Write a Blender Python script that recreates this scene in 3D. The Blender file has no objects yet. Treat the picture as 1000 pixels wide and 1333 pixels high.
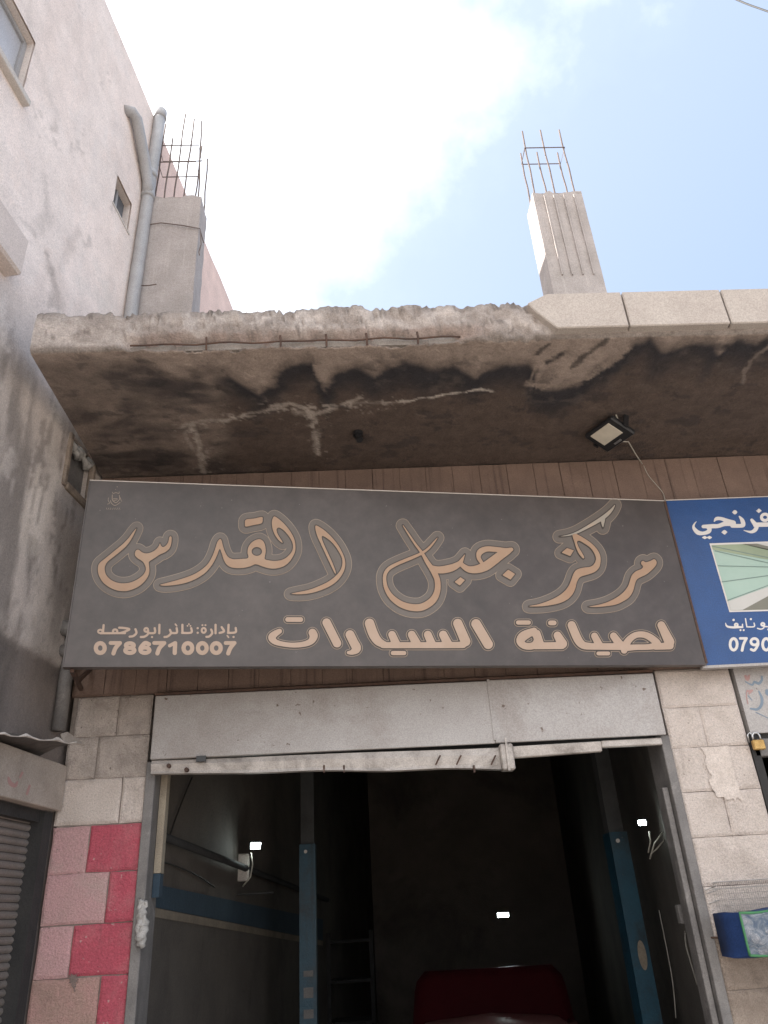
import bpy, bmesh, math, random
import numpy as np
from mathutils import Vector, Matrix
random.seed(7)
rng = np.random.default_rng(7)
SC = bpy.context.scene
COL = SC.collection
R = math.radians

# ------------------------------------------------------------------ camera
f_px = 1000.0
up = np.array([-115.0, -1866.0, 1000.0]); up /= np.linalg.norm(up)
cc = 0.045
cb = -(up[0] + up[2]*cc)/up[1]
AX = np.array([1.0, cb, cc]); AX /= np.linalg.norm(AX)       # world X in camera axes (right, down, forward)
AY = np.cross(up, AX)
if AY[2] < 0: AY = -AY
CAM = np.array([0.0, -3.8, 1.6])
cam = bpy.data.cameras.new('camera'); cam.sensor_fit = 'VERTICAL'; cam.sensor_height = 36.0
cam.lens = 36.0*f_px/1333.0; cam.clip_start = 0.05; cam.clip_end = 2000
co = bpy.data.objects.new('camera', cam); COL.objects.link(co)
Wc = np.array([AX, AY, up])                                   # rows: world axes in camera coords
right, down, fwd = Wc[:, 0], Wc[:, 1], Wc[:, 2]
m = Matrix.Identity(4)
for i in range(3):
    m[i][0] = right[i]; m[i][1] = -down[i]; m[i][2] = -fwd[i]; m[i][3] = CAM[i]
co.matrix_world = m
SC.camera = co

# ------------------------------------------------------------------ light
SUN_EL, SUN_AZX, SUN_AZY = 29.0, -0.995, 0.09
h_ = math.cos(R(SUN_EL))
to_sun = Vector((SUN_AZX*h_, SUN_AZY*h_, math.sin(R(SUN_EL)))).normalized()
sl = bpy.data.lights.new('sun', 'SUN'); sl.energy = 5.0; sl.angle = R(0.5); sl.color = (1.0, 0.95, 0.89)
so = bpy.data.objects.new('sun', sl); COL.objects.link(so)
so.rotation_euler = to_sun.to_track_quat('Z', 'Y').to_euler()

world = bpy.data.worlds.new("World"); SC.world = world; world.use_nodes = True
wn, wl = world.node_tree.nodes, world.node_tree.links
wn.clear()
w_out = wn.new('ShaderNodeOutputWorld'); w_bg = wn.new('ShaderNodeBackground')
w_bg.inputs['Strength'].default_value = 0.12
sky = wn.new('ShaderNodeTexSky'); sky.sky_type = 'NISHITA'; sky.sun_disc = False
sky.sun_elevation = R(SUN_EL); sky.sun_rotation = math.atan2(to_sun.x, to_sun.y)
sky.dust_density = 3.0; sky.air_density = 1.0; sky.ozone_density = 1.0
w_tc = wn.new('ShaderNodeTexCoord')
w_n = wn.new('ShaderNodeTexNoise'); w_n.inputs['Scale'].default_value = 2.6; w_n.inputs['Detail'].default_value = 8; w_n.inputs['Roughness'].default_value = 0.55
wl.new(w_tc.outputs['Generated'], w_n.inputs['Vector'])
w_dot = wn.new('ShaderNodeVectorMath'); w_dot.operation = 'DOT_PRODUCT'
CLOUD_N = Vector((-0.896, 0.262, -0.025)) if False else Vector(np.cross(Wc @ np.array([0.150, -0.6665, 1.0]), Wc @ np.array([-0.085, -0.2665, 1.0])))
CLOUD_N.normalize()
if CLOUD_N.x > 0: CLOUD_N = -CLOUD_N                   # bright cloud deck on this side of a plane through the viewer
w_dot.inputs[1].default_value = CLOUD_N
wl.new(w_tc.outputs['Generated'], w_dot.inputs[0])
def wmath(op, a, b=None, c=None, clamp=False):
    n = wn.new('ShaderNodeMath'); n.operation = op; n.use_clamp = clamp
    for i, v in enumerate((a, b, c)):
        if v is None: continue
        if isinstance(v, (int, float)): n.inputs[i].default_value = v
        else: wl.new(v, n.inputs[i])
    return n.outputs[0]
w_a = wmath('MULTIPLY_ADD', w_dot.outputs['Value'], 2.7, 0.38)
w_b = wmath('MULTIPLY_ADD', w_n.outputs['Fac'], 2.7, -1.35)
w_m = wmath('ADD', w_a, w_b, clamp=True)
w_hz = wmath('MULTIPLY_ADD', w_m, 0.28, 0.72, clamp=True)
w_mix = wn.new('ShaderNodeMix'); w_mix.data_type = 'RGBA'
w_c = wn.new('ShaderNodeMix'); w_c.data_type = 'RGBA'
w_c.inputs['A'].default_value = (2.05, 2.6, 3.6, 1)      # thin bright haze
w_c.inputs['B'].default_value = (7.3, 7.35, 7.5, 1)      # sun-lit cloud
w_glow = wmath('MULTIPLY_ADD', w_dot.outputs['Value'], 1.1, 0.52, clamp=True)   # sky whitens towards the sun-lit cloud
w_g2 = wmath('MULTIPLY', w_glow, 0.34)
w_m2 = wmath('MAXIMUM', w_m, w_g2)
wl.new(w_m2, w_c.inputs['Factor'])
wl.new(w_hz, w_mix.inputs['Factor'])
wl.new(sky.outputs['Color'], w_mix.inputs['A']); wl.new(w_c.outputs['Result'], w_mix.inputs['B'])
wl.new(w_mix.outputs['Result'], w_bg.inputs['Color']); wl.new(w_bg.outputs[0], w_out.inputs['Surface'])

SC.view_settings.view_transform = 'Standard'; SC.view_settings.look = 'None'
SC.view_settings.gamma = 1; SC.view_settings.use_curve_mapping = False
SC.view_settings.exposure = 1.41
SC.render.engine = 'CYCLES'
SC.cycles.use_denoising = True
SC.cycles.max_bounces = 8; SC.cycles.diffuse_bounces = 5
SC.cycles.sample_clamp_indirect = 6

# ------------------------------------------------------------------ helpers: rays of the survey photograph onto real planes
def ray(px, py):
    d = np.array([(px-500)/f_px, (py-666.5)/f_px, 1.0])
    return np.array([d@AX, d@AY, d@up])
def on_y(px, py, y=0.0):
    r = ray(px, py); return CAM + r*((y-CAM[1])/r[1])
def on_z(px, py, z):
    r = ray(px, py); return CAM + r*((z-CAM[2])/r[2])
class Plane:                                   # a vertical plane: origin, direction along it, normal towards the street
    def __init__(s, A, B):
        s.A = np.array(A, float); s.d = np.array(B, float)-s.A; s.d /= np.linalg.norm(s.d)
        s.n = np.array([s.d[1], -s.d[0]])
    def uv(s, px, py):
        r = ray(px, py); t = ((s.A-CAM[:2])@s.n)/(r[:2]@s.n); q = CAM+t*r
        return (q[:2]-s.A)@s.d, q[2]
    def pt(s, u, z, off=0.0):
        q = s.A+s.d*u+s.n*off; return Vector((q[0], q[1], z))
SIGN = Plane((-1.25, -0.552), (1.742, -0.119))
BLUE = Plane((1.74, -0.10), (3.74, -0.10))
WALL = Plane((-1.42, 0.0), (-1.42+0.1365, 0.9906))      # neighbour's wall; n points to +X
INL = Plane((-1.085, 0.2), (-1.085+0.1365, 1.1906))     # garage interior left wall
def srgb(*c):
    return tuple((x/255/12.92 if x <= 10.3 else ((x/255+0.055)/1.055)**2.4) for x in c)

# ------------------------------------------------------------------ helpers: meshes
class MB:
    def __init__(s): s.v, s.f = [], []
    def add(s, vs, fs):
        o = len(s.v); s.v += [tuple(v) for v in vs]; s.f += [tuple(i+o for i in q) for q in fs]; return s
    def box(s, x0, x1, y0, y1, z0, z1):
        return s.hexa([(x0,y0,z0),(x1,y0,z0),(x1,y1,z0),(x0,y1,z0),(x0,y0,z1),(x1,y0,z1),(x1,y1,z1),(x0,y1,z1)])
    def hexa(s, p):
        return s.add(p, [(0,3,2,1),(4,5,6,7),(0,1,5,4),(1,2,6,5),(2,3,7,6),(3,0,4,7)])
    def slab(s, pl, u0, u1, z0, z1, o0, o1):        # a box lying on a Plane
        c = [(u0,z0,o0),(u1,z0,o0),(u1,z0,o1),(u0,z0,o1),(u0,z1,o0),(u1,z1,o0),(u1,z1,o1),(u0,z1,o1)]
        return s.hexa([pl.pt(u, z, o) for u, z, o in c])
    def tube(s, pts, r, n=8, cap=True):
        pts = [Vector(p) for p in pts]; rs = r if isinstance(r, (list, tuple)) else [r]*len(pts)
        rings = []; prev = None
        for i, p in enumerate(pts):
            t = (pts[min(i+1, len(pts)-1)]-pts[max(i-1, 0)]).normalized()
            if prev is None:
                a = t.orthogonal().normalized()
            else:
                a = (prev - t*prev.dot(t)).normalized()
            prev = a; b = t.cross(a)
            rings.append([p+(a*math.cos(2*math.pi*k/n)+b*math.sin(2*math.pi*k/n))*rs[i] for k in range(n)])
        vs = [v for rg in rings for v in rg]; fs = []
        for i in range(len(rings)-1):
            for k in range(n):
                fs.append((i*n+k, i*n+(k+1) % n, (i+1)*n+(k+1) % n, (i+1)*n+k))
        if cap:
            fs.append(tuple(range(n-1, -1, -1))); fs.append(tuple((len(rings)-1)*n+k for k in range(n)))
        return s.add(vs, fs)
    def build(s, name, mat, parent=None, bevel=0.0, smooth=False, normals=True):
        me = bpy.data.meshes.new(name); me.from_pydata(s.v, [], s.f); me.update()
        if normals or bevel:
            bm = bmesh.new(); bm.from_mesh(me)
            if normals: bmesh.ops.recalc_face_normals(bm, faces=bm.faces)
            if bevel: bmesh.ops.bevel(bm, geom=bm.edges[:], offset=bevel, segments=1, affect='EDGES', clamp_overlap=True)
            bm.to_mesh(me); bm.free()
        if smooth:
            me.polygons.foreach_set('use_smooth', [True]*len(me.polygons))
        if mat: me.materials.append(mat)
        return link(name, me, parent)
def link(name, me, parent=None):
    o = bpy.data.objects.new(name, me); COL.objects.link(o)
    if parent:
        o.parent = parent
        o.matrix_parent_inverse = world_of(parent).inverted()
    return o
def world_of(o):
    m = o.matrix_parent_inverse @ o.matrix_basis
    return world_of(o.parent) @ m if o.parent else o.matrix_basis
def thing(name, label, cat, loc=(0, 0, 0), group=None):
    o = bpy.data.objects.new(name, None); COL.objects.link(o); o.location = loc; o.empty_display_size = 0.1
    return tag(o, label, cat, group)
def tag(o, label=None, cat=None, group=None, kind=None):
    if label: o['label'] = label
    if cat: o['category'] = cat
    if group: o['group'] = group
    if kind: o['kind'] = kind
    return o
def grid_mesh(name, P, mat, parent=None, mask=None, attr=None, smooth=True):
    """P: (n, m, 3) lattice of points; mask (n-1, m-1) keeps cells; attr: dict name -> (n, m, 3) colours"""
    n, mm = P.shape[:2]
    idx = np.arange(n*mm).reshape(n, mm)
    q = np.stack([idx[:-1, :-1], idx[1:, :-1], idx[1:, 1:], idx[:-1, 1:]], -1)
    q = q[mask] if mask is not None else q.reshape(-1, 4)
    me = bpy.data.meshes.new(name)
    me.from_pydata(P.reshape(-1, 3).tolist(), [], q.tolist()); me.update()
    if attr:
        for k, a in attr.items():
            at = me.color_attributes.new(k, 'FLOAT_COLOR', 'POINT')
            full = np.ones((n*mm, 4), np.float32); full[:, :3] = a.reshape(-1, 3)
            at.data.foreach_set('color', full.ravel())
    if smooth: me.polygons.foreach_set('use_smooth', [True]*len(me.polygons))
    me.materials.append(mat)
    return link(name, me, parent)
# value noise in numpy
def vnoise(x, y, seed=0, octaves=4, rough=0.5):
    out = np.zeros(np.broadcast(x, y).shape); amp = 1.0; tot = 0; fr = 1.0
    for o in range(octaves):
        g = np.random.default_rng(seed*31+o).random((64, 64))
        X, Y = x*fr+o*7.3, y*fr+o*3.1
        xi, yi = np.floor(X).astype(int), np.floor(Y).astype(int); fx, fy = X-xi, Y-yi
        fx = fx*fx*(3-2*fx); fy = fy*fy*(3-2*fy)
        a = g[xi % 64, yi % 64]; b = g[(xi+1) % 64, yi % 64]; c = g[xi % 64, (yi+1) % 64]; d = g[(xi+1) % 64, (yi+1) % 64]
        out += amp*((a*(1-fx)+b*fx)*(1-fy)+(c*(1-fx)+d*fx)*fy); tot += amp; amp *= rough; fr *= 2
    return out/tot
def sstep(a, b, x):
    t = np.clip((x-a)/(b-a), 0, 1); return t*t*(3-2*t)
def seg_dist(X, Y, pts):
    d = np.full(X.shape, 1e9)
    for (x0, y0), (x1, y1) in zip(pts[:-1], pts[1:]):
        dx, dy = x1-x0, y1-y0; L = dx*dx+dy*dy+1e-12
        t = np.clip(((X-x0)*dx+(Y-y0)*dy)/L, 0, 1)
        d = np.minimum(d, np.hypot(X-x0-t*dx, Y-y0-t*dy))
    return d

# ------------------------------------------------------------------ helpers: materials
def mat_new(name):
    mt = bpy.data.materials.new(name); mt.use_nodes = True
    nt = mt.node_tree; nt.nodes.clear()
    out = nt.nodes.new('ShaderNodeOutputMaterial'); b = nt.nodes.new('ShaderNodeBsdfPrincipled')
    nt.links.new(b.outputs[0], out.inputs[0])
    return mt, nt, b
def noise_node(nt, scale, detail=6, rough=0.6, vec=None, dist=0.0):
    n = nt.nodes.new('ShaderNodeTexNoise'); n.inputs['Scale'].default_value = scale
    n.inputs['Detail'].default_value = detail; n.inputs['Roughness'].default_value = rough; n.inputs['Distortion'].default_value = dist
    if vec: nt.links.new(vec, n.inputs['Vector'])
    return n
def ramp(nt, fac, stops):
    r = nt.nodes.new('ShaderNodeValToRGB'); e = r.color_ramp.elements
    while len(e) < len(stops): e.new(0.5)
    for k, (p, c) in enumerate(stops):
        e[k].position = p; e[k].color = (*c, 1) if len(c) == 3 else c
    nt.links.new(fac, r.inputs[0]); return r.outputs[0]
def mixc(nt, fac, a, b, mode='MIX'):
    m = nt.nodes.new('ShaderNodeMix'); m.data_type = 'RGBA'; m.blend_type = mode
    for s, v in (('Factor', fac), ('A', a), ('B', b)):
        if isinstance(v, (int, float)): m.inputs[s].default_value = v
        elif isinstance(v, tuple): m.inputs[s].default_value = (*v, 1) if len(v) == 3 else v
        else: nt.links.new(v, m.inputs[s])
    return m.outputs['Result']
def coords(nt, scale=(1, 1, 1), rot=(0, 0, 0), kind='Object'):
    tc = nt.nodes.new('ShaderNodeTexCoord'); mp = nt.nodes.new('ShaderNodeMapping')
    mp.inputs['Scale'].default_value = scale; mp.inputs['Rotation'].default_value = rot
    nt.links.new(tc.outputs[kind], mp.inputs[0]); return mp.outputs[0]
def geo_pos(nt, scale=(1, 1, 1), rot=(0, 0, 0)):
    g = nt.nodes.new('ShaderNodeNewGeometry'); mp = nt.nodes.new('ShaderNodeMapping')
    mp.inputs['Scale'].default_value = scale; mp.inputs['Rotation'].default_value = rot
    nt.links.new(g.outputs['Position'], mp.inputs[0]); return mp.outputs[0]
def bump(nt, b, h, dist=0.01, strength=0.6):
    bp = nt.nodes.new('ShaderNodeBump'); bp.inputs['Distance'].default_value = dist; bp.inputs['Strength'].default_value = strength
    nt.links.new(h, bp.inputs['Height']); nt.links.new(bp.outputs[0], b.inputs['Normal'])
def surf(name, base, alt=None, dirt=None, scale=6.0, streak=None, rough=0.85, bdist=0.006, bscale=60.0, amt=0.5, dirt_lo=0.52, dirt_hi=0.72, metallic=0.0, bstr=0.6, spots=None):
    """weathered surface: base/alt mottling, dirt patches, optional vertical streaks, grainy relief"""
    mt, nt, b = mat_new(name)
    v = geo_pos(nt)
    alt = alt or tuple(c*0.8 for c in base)
    n1 = noise_node(nt, scale, 7, 0.62, v)
    col = ramp(nt, n1.outputs['Fac'], [(0.35, base), (0.68, alt)])
    if streak:
        vs = geo_pos(nt, (streak[1], streak[1], streak[2]))
        ns = noise_node(nt, 1.0, 5, 0.6, vs)
        sm = ramp(nt, ns.outputs['Fac'], [(streak[3], (0, 0, 0)), (streak[4], (1, 1, 1))])
        col = mixc(nt, sm, col, streak[0])
    if dirt:
        n2 = noise_node(nt, scale*0.45, 8, 0.7, v, 0.4)
        dm = ramp(nt, n2.outputs['Fac'], [(dirt_lo, (0, 0, 0)), (dirt_hi, (amt,)*3)])
        col = mixc(nt, dm, col, dirt)
    if spots:
        n4 = noise_node(nt, spots[1], 3, 0.5, v)
        s4 = ramp(nt, n4.outputs['Fac'], [(spots[2], (0, 0, 0)), (spots[2]+0.05, (1, 1, 1))])
        col = mixc(nt, s4, col, spots[0])
    n6 = noise_node(nt, 170, 3, 0.7, v)
    gr = ramp(nt, n6.outputs['Fac'], [(0.32, (0.80,)*3), (0.68, (1.2,)*3)])
    col = mixc(nt, 1.0, col, gr, 'MULTIPLY')
    nt.links.new(col, b.inputs['Base Color'])
    b.inputs['Roughness'].default_value = rough; b.inputs['Metallic'].default_value = metallic
    n3 = noise_node(nt, bscale, 5, 0.65, v)
    bump(nt, b, n3.outputs['Fac'], bdist, bstr)
    return mt
def attr_mat(name, attr, rough=0.9, bscale=70, bdist=0.006, mult=8.0, bstr=0.6, fine=1.0):
    mt, nt, b = mat_new(name)
    a = nt.nodes.new('ShaderNodeAttribute'); a.attribute_name = attr
    v = geo_pos(nt); n = noise_node(nt, mult, 8, 0.7, v)
    g = ramp(nt, n.outputs['Fac'], [(0.3, (1-0.28*fine,)*3), (0.7, (1+0.25*fine,)*3)])
    col = mixc(nt, 1.0, a.outputs['Color'], g, 'MULTIPLY')
    n6 = noise_node(nt, 150, 3, 0.7, v); gr = ramp(nt, n6.outputs['Fac'], [(0.32, (0.80,)*3), (0.68, (1.2,)*3)])
    col = mixc(nt, 1.0, col, gr, 'MULTIPLY')
    nt.links.new(col, b.inputs['Base Color']); b.inputs['Roughness'].default_value = rough
    n3 = noise_node(nt, bscale, 6, 0.7, v); bump(nt, b, n3.outputs['Fac'], bdist, bstr)
    return mt
def plain(name, c, rough=0.6, metallic=0.0):
    mt, nt, b = mat_new(name)
    n = noise_node(nt, 14, 5, 0.6, geo_pos(nt))
    col = ramp(nt, n.outputs['Fac'], [(0.3, c), (0.75, tuple(x*0.8 for x in c))])
    nt.links.new(col, b.inputs['Base Color']); b.inputs['Roughness'].default_value = rough; b.inputs['Metallic'].default_value = metallic
    return mt
def emit(name, c, s):
    mt = bpy.data.materials.new(name); mt.use_nodes = True; nt = mt.node_tree; nt.nodes.clear()
    o = nt.nodes.new('ShaderNodeOutputMaterial'); e = nt.nodes.new('ShaderNodeEmission')
    e.inputs[0].default_value = (*c, 1); e.inputs[1].default_value = s; nt.links.new(e.outputs[0], o.inputs[0]); return mt

M = {}
M['ground'] = surf('dusty_pale_street', (0.42, 0.375, 0.325), (0.35, 0.31, 0.27), (0.46, 0.41, 0.36), 1.5)
M['paving'] = surf('pavement_concrete', (0.42, 0.37, 0.31), (0.36, 0.32, 0.27), (0.25, 0.2, 0.17), 3)
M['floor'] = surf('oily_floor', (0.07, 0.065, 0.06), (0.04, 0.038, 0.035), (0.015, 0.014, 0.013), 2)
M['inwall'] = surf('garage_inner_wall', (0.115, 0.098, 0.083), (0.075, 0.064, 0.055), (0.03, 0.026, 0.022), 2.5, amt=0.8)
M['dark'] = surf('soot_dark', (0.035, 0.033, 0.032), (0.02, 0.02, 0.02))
M['sootb'] = surf('soot_black', (0.010, 0.010, 0.010), (0.007, 0.007, 0.007))
M['rust'] = surf('rusty_steel', (0.10, 0.055, 0.038), (0.05, 0.03, 0.024), (0.16, 0.08, 0.045), 14, rough=0.8, bscale=120)
M['rebar'] = surf('rebar_steel', (0.16, 0.12, 0.10), (0.10, 0.07, 0.06), scale=20, rough=0.7)
M['conc_col'] = surf('column_concrete', (0.40, 0.355, 0.335), (0.32, 0.285, 0.265), (0.24, 0.21, 0.195), 5, streak=((0.47, 0.42, 0.39), 22, 0.8, 0.55, 0.75), bscale=45, bdist=0.008)
M['conc'] = surf('rough_concrete', (0.30, 0.265, 0.235), (0.2, 0.175, 0.155), (0.12, 0.1, 0.09), 6, bscale=50, bdist=0.015)
M['coping'] = surf('coping_stone', (0.42, 0.37, 0.33), (0.37, 0.32, 0.285), (0.24, 0.205, 0.18), 5, bscale=80, bdist=0.004, amt=0.35)
M['panel'] = surf('brown_stone_panel', (0.205, 0.138, 0.108), (0.165, 0.11, 0.086), (0.12, 0.082, 0.066), 7, streak=((0.085, 0.055, 0.045), 34, 1.3, 0.56, 0.74), bscale=60, bdist=0.006)
M['block'] = surf('white_block', (0.62, 0.54, 0.49), (0.54, 0.465, 0.415), (0.34, 0.28, 0.24), 7, bscale=90, bdist=0.012, amt=0.7, bstr=0.9, spots=((0.34, 0.28, 0.245), 50, 0.68))
M['block_grey'] = surf('grey_block', (0.50, 0.43, 0.385), (0.36, 0.31, 0.275), (0.20, 0.165, 0.14), 10, bscale=90, bdist=0.014, amt=0.8, bstr=0.9, spots=((0.16, 0.13, 0.115), 55, 0.66))
M['block_bot'] = surf('stained_block', (0.42, 0.34, 0.28), (0.33, 0.26, 0.21), (0.16, 0.12, 0.095), 9, bscale=100, bdist=0.016, amt=0.8, dirt_lo=0.42, bstr=1.0)
M['block_pink'] = surf('pink_block', (0.56, 0.33, 0.33), (0.50, 0.315, 0.30), (0.46, 0.37, 0.33), 9, bscale=90, bdist=0.014, bstr=0.9, amt=0.8, spots=((0.30, 0.22, 0.2), 52, 0.68))
M['block_mix'] = surf('sooty_pink_block', (0.46, 0.27, 0.24), (0.36, 0.25, 0.2), (0.10, 0.08, 0.07), 9, bscale=90, bdist=0.014, amt=0.7, bstr=0.9)
M['block_red'] = surf('red_block', (0.50, 0.09, 0.125), (0.43, 0.085, 0.115), (0.50, 0.24, 0.24), 9, bscale=90, bdist=0.014, amt=0.55, dirt_lo=0.46, dirt_hi=0.72, bstr=0.9, spots=((0.50, 0.30, 0.29), 48, 0.66), streak=((0.30, 0.07, 0.09), 30, 4, 0.55, 0.8))
M['mortar'] = surf('mortar', (0.30, 0.255, 0.225), (0.2, 0.17, 0.15), scale=14)
M['steelgrey'] = surf('grey_painted_steel', (0.40, 0.375, 0.36), (0.35, 0.322, 0.305), (0.22, 0.175, 0.15), 4, rough=0.55, bscale=25, bdist=0.004, amt=0.65, dirt_lo=0.46, spots=((0.13, 0.09, 0.07), 30, 0.70))
M['whitebar'] = surf('dented_white_steel', (0.50, 0.455, 0.42), (0.36, 0.32, 0.29), (0.09, 0.075, 0.065), 9, rough=0.5, bscale=16, bdist=0.012, amt=0.9, dirt_lo=0.5)
M['rail'] = surf('worn_rail', (0.20, 0.185, 0.175), (0.13, 0.12, 0.115), (0.38, 0.35, 0.33), 9, rough=0.6, amt=0.6, dirt_lo=0.6)
M['jamb'] = surf('beige_jamb', (0.33, 0.28, 0.21), (0.26, 0.215, 0.165), (0.1, 0.085, 0.07), 7)
M['bluepaint'] = surf('blue_lift_paint', (0.008, 0.055, 0.088), (0.006, 0.04, 0.066), (0.012, 0.012, 0.012), 9, amt=0.8, spots=((0.12, 0.11, 0.1), 40, 0.72), streak=((0.006, 0.02, 0.03), 20, 1.5, 0.5, 0.75), rough=0.5)
M['blueband'] = surf('blue_wall_band', (0.035, 0.06, 0.085), (0.025, 0.045, 0.065), scale=6)
M['paleband'] = surf('pale_wall_band', (0.24, 0.2, 0.15), (0.16, 0.13, 0.1), scale=6)
M['greypost'] = surf('grey_post', (0.06, 0.06, 0.06), (0.04, 0.04, 0.04), scale=8)
M['pipe'] = surf('grey_pvc_pipe', (0.36, 0.355, 0.36), (0.30, 0.295, 0.295), (0.22, 0.2, 0.19), 8, rough=0.5, bdist=0.001)
M['glass'] = plain('window_glass', (0.10, 0.115, 0.135), 0.15)
M['winpane'] = surf('dusty_window_pane', (0.46, 0.455, 0.47), (0.41, 0.405, 0.42), (0.5, 0.48, 0.47), 5, rough=0.35, bdist=0.001)
M['greyboard'] = surf('grey_board', (0.16, 0.15, 0.145), (0.12, 0.115, 0.11), (0.25, 0.24, 0.23), 12)
M['wood'] = surf('crumbling_frame', (0.27, 0.215, 0.17), (0.19, 0.15, 0.12), (0.06, 0.05, 0.042), 20, amt=0.9)
M['rag'] = surf('white_rag', (0.42, 0.40, 0.38), (0.26, 0.25, 0.235), scale=14, bscale=30, bdist=0.02)
M['sill'] = surf('pale_sill', (0.56, 0.51, 0.47), (0.46, 0.42, 0.38), scale=8)
M['slat'] = surf('old_shutter_slat', (0.215, 0.185, 0.165), (0.15, 0.13, 0.115), (0.07, 0.06, 0.055), 4, rough=0.6, amt=0.7)
M['boxl'] = surf('dirty_cream_box', (0.40, 0.345, 0.30), (0.32, 0.275, 0.235), (0.2, 0.15, 0.125), 7, rough=0.65, bscale=30, bdist=0.004)
M['sheet'] = surf('bent_tin', (0.10, 0.09, 0.082), (0.06, 0.052, 0.047), (0.03, 0.025, 0.022), 12, rough=0.6, bscale=30, amt=0.8)
M['black'] = plain('black_plastic', (0.02, 0.02, 0.022), 0.4)
M['lens'] = plain('frosted_lens', (0.62, 0.56, 0.46), 0.35)
M['chrome'] = plain('steel', (0.55, 0.55, 0.56), 0.3, 0.9)
M['brass'] = surf('brass', (0.55, 0.35, 0.12), (0.42, 0.25, 0.08), scale=30, rough=0.4, metallic=0.4)
M['cable'] = plain('cable_black', (0.03, 0.028, 0.026), 0.6)
M['cablew'] = plain('cable_pale', (0.45, 0.42, 0.36), 0.6)
M['cabled'] = plain('cable_dusty', (0.2, 0.185, 0.16), 0.6)
M['bagblue'] = surf('blue_cloth', (0.018, 0.055, 0.19), (0.012, 0.04, 0.14), scale=14, bscale=24, bdist=0.01)
M['baggreen'] = plain('green_piping', (0.06, 0.22, 0.09), 0.6)
M['wire'] = plain('galvanised_wire', (0.44, 0.41, 0.38), 0.5, 0.5)
M['redcar'] = plain('red_car_paint', (0.055, 0.006, 0.009), 0.3)
M['redroof'] = surf('red_paint_sky_sheen', (0.22, 0.10, 0.095), (0.15, 0.03, 0.035), (0.28, 0.2, 0.17), 5, rough=0.4, bdist=0.0005)  # pale tones paint in the daylight mirrored by the glossy red roof
M['tyre'] = plain('tyre_rubber', (0.02, 0.02, 0.02), 0.8)
M['signframe'] = plain('pale_sign_edge', (0.62, 0.56, 0.5), 0.4)
M['lamp'] = emit('lamp_light', (0.86, 1.0, 0.97), 30.0)

# ------------------------------------------------------------------ ground
GZ = -0.2
g = MB().add([(-300,-300,GZ),(300,-300,GZ),(300,300,GZ),(-300,300,GZ)], [(0,1,2,3)]).build('ground', M['ground']); tag(g, kind='structure')
p = MB().box(-1.30, 8, -1.5, -0.02, GZ-0.05, GZ+0.11).build('pavement', M['paving'], bevel=0.015); tag(p, kind='structure')

# ================================================================== GARAGE BUILDING
GB = thing('garage_building', 'single-storey concrete garage with open roller door, stained canopy slab and two bare roof columns', 'building', (0.06, 0, GZ))
# --- canopy slab: front edge + soffit on one lattice
SZ = 3.922
xs = np.arange(-1.392, 4.4, 0.010)
fr = []                                           # profile rows: (kind, value)
prof = [(-1.02, 4.142), (-1.07, 4.146), (-1.098, 4.138), (-1.103, 4.11), (-1.104, 4.08), (-1.104, 4.05), (-1.103, 4.02), (-1.102, 3.995), (-1.100, 3.972), (-1.097, 3.952), (-1.093, 3.936), (-1.085, 3.925)]
ys_s = np.concatenate([np.arange(-1.075, -0.0, 0.011), [0.0]])
rows = prof + [(y, SZ) for y in ys_s]
n, mm = len(xs), len(rows)
P = np.zeros((n, mm, 3)); P[:, :, 0] = xs[:, None]
for j, (y, z) in enumerate(rows): P[:, j, 1] = y; P[:, j, 2] = z
nf = len(prof)
XX, YY, ZZ = P[:, :, 0].copy(), P[:, :, 1].copy(), P[:, :, 2].copy()
broken = sstep(1.0, 0.93, XX)                     # right part is capped by coping stones
bl = sstep(-1.03, -0.99, XX)                       # leftmost block is cleaner
t1 = vnoise(XX*14, ZZ*14+YY*9, 3, 6, 0.72)-0.5
chip = sstep(0.55, 0.60, vnoise(XX*20, ZZ*26+YY*12, 15, 5, 0.62))
t2 = vnoise(XX*4, ZZ*5+YY*5, 5, 3)-0.5
frontw = np.array([1.0]*nf+[max(0, 1-(k+1)/6) for k in range(len(ys_s))])[None, :]
P[:, :, 1] += frontw*broken*(0.045*t1*(0.35+0.65*bl)+0.018*t2+0.014*chip*bl)
# spalled band above the bottom edge with the exposed bar
sp = sstep(-1.02, -0.95, XX)*sstep(0.62, 0.5, XX)*np.exp(-((ZZ-3.955)/0.026)**2)*frontw
P[:, :, 1] += sp*(0.050+0.03*t1)
top = np.zeros(mm); top[:4] = [0.6, 1, 1, 0.5]
P[:, :, 2] += top[None, :]*broken*(0.035*(vnoise(XX*22, XX*0+2, 11, 6, 0.72)-0.5)+0.02*(vnoise(XX*4, XX*0+5, 12, 2)-0.5)-0.018*sstep(0.54, 0.58, vnoise(XX*9, XX*0+9, 16, 4, 0.6)))
soff = np.array([0]*nf+[1]*len(ys_s))[None, :]
P[:, :, 2] += soff*(0.012*(vnoise(XX*5, YY*5, 21, 4)-0.5))
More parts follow.
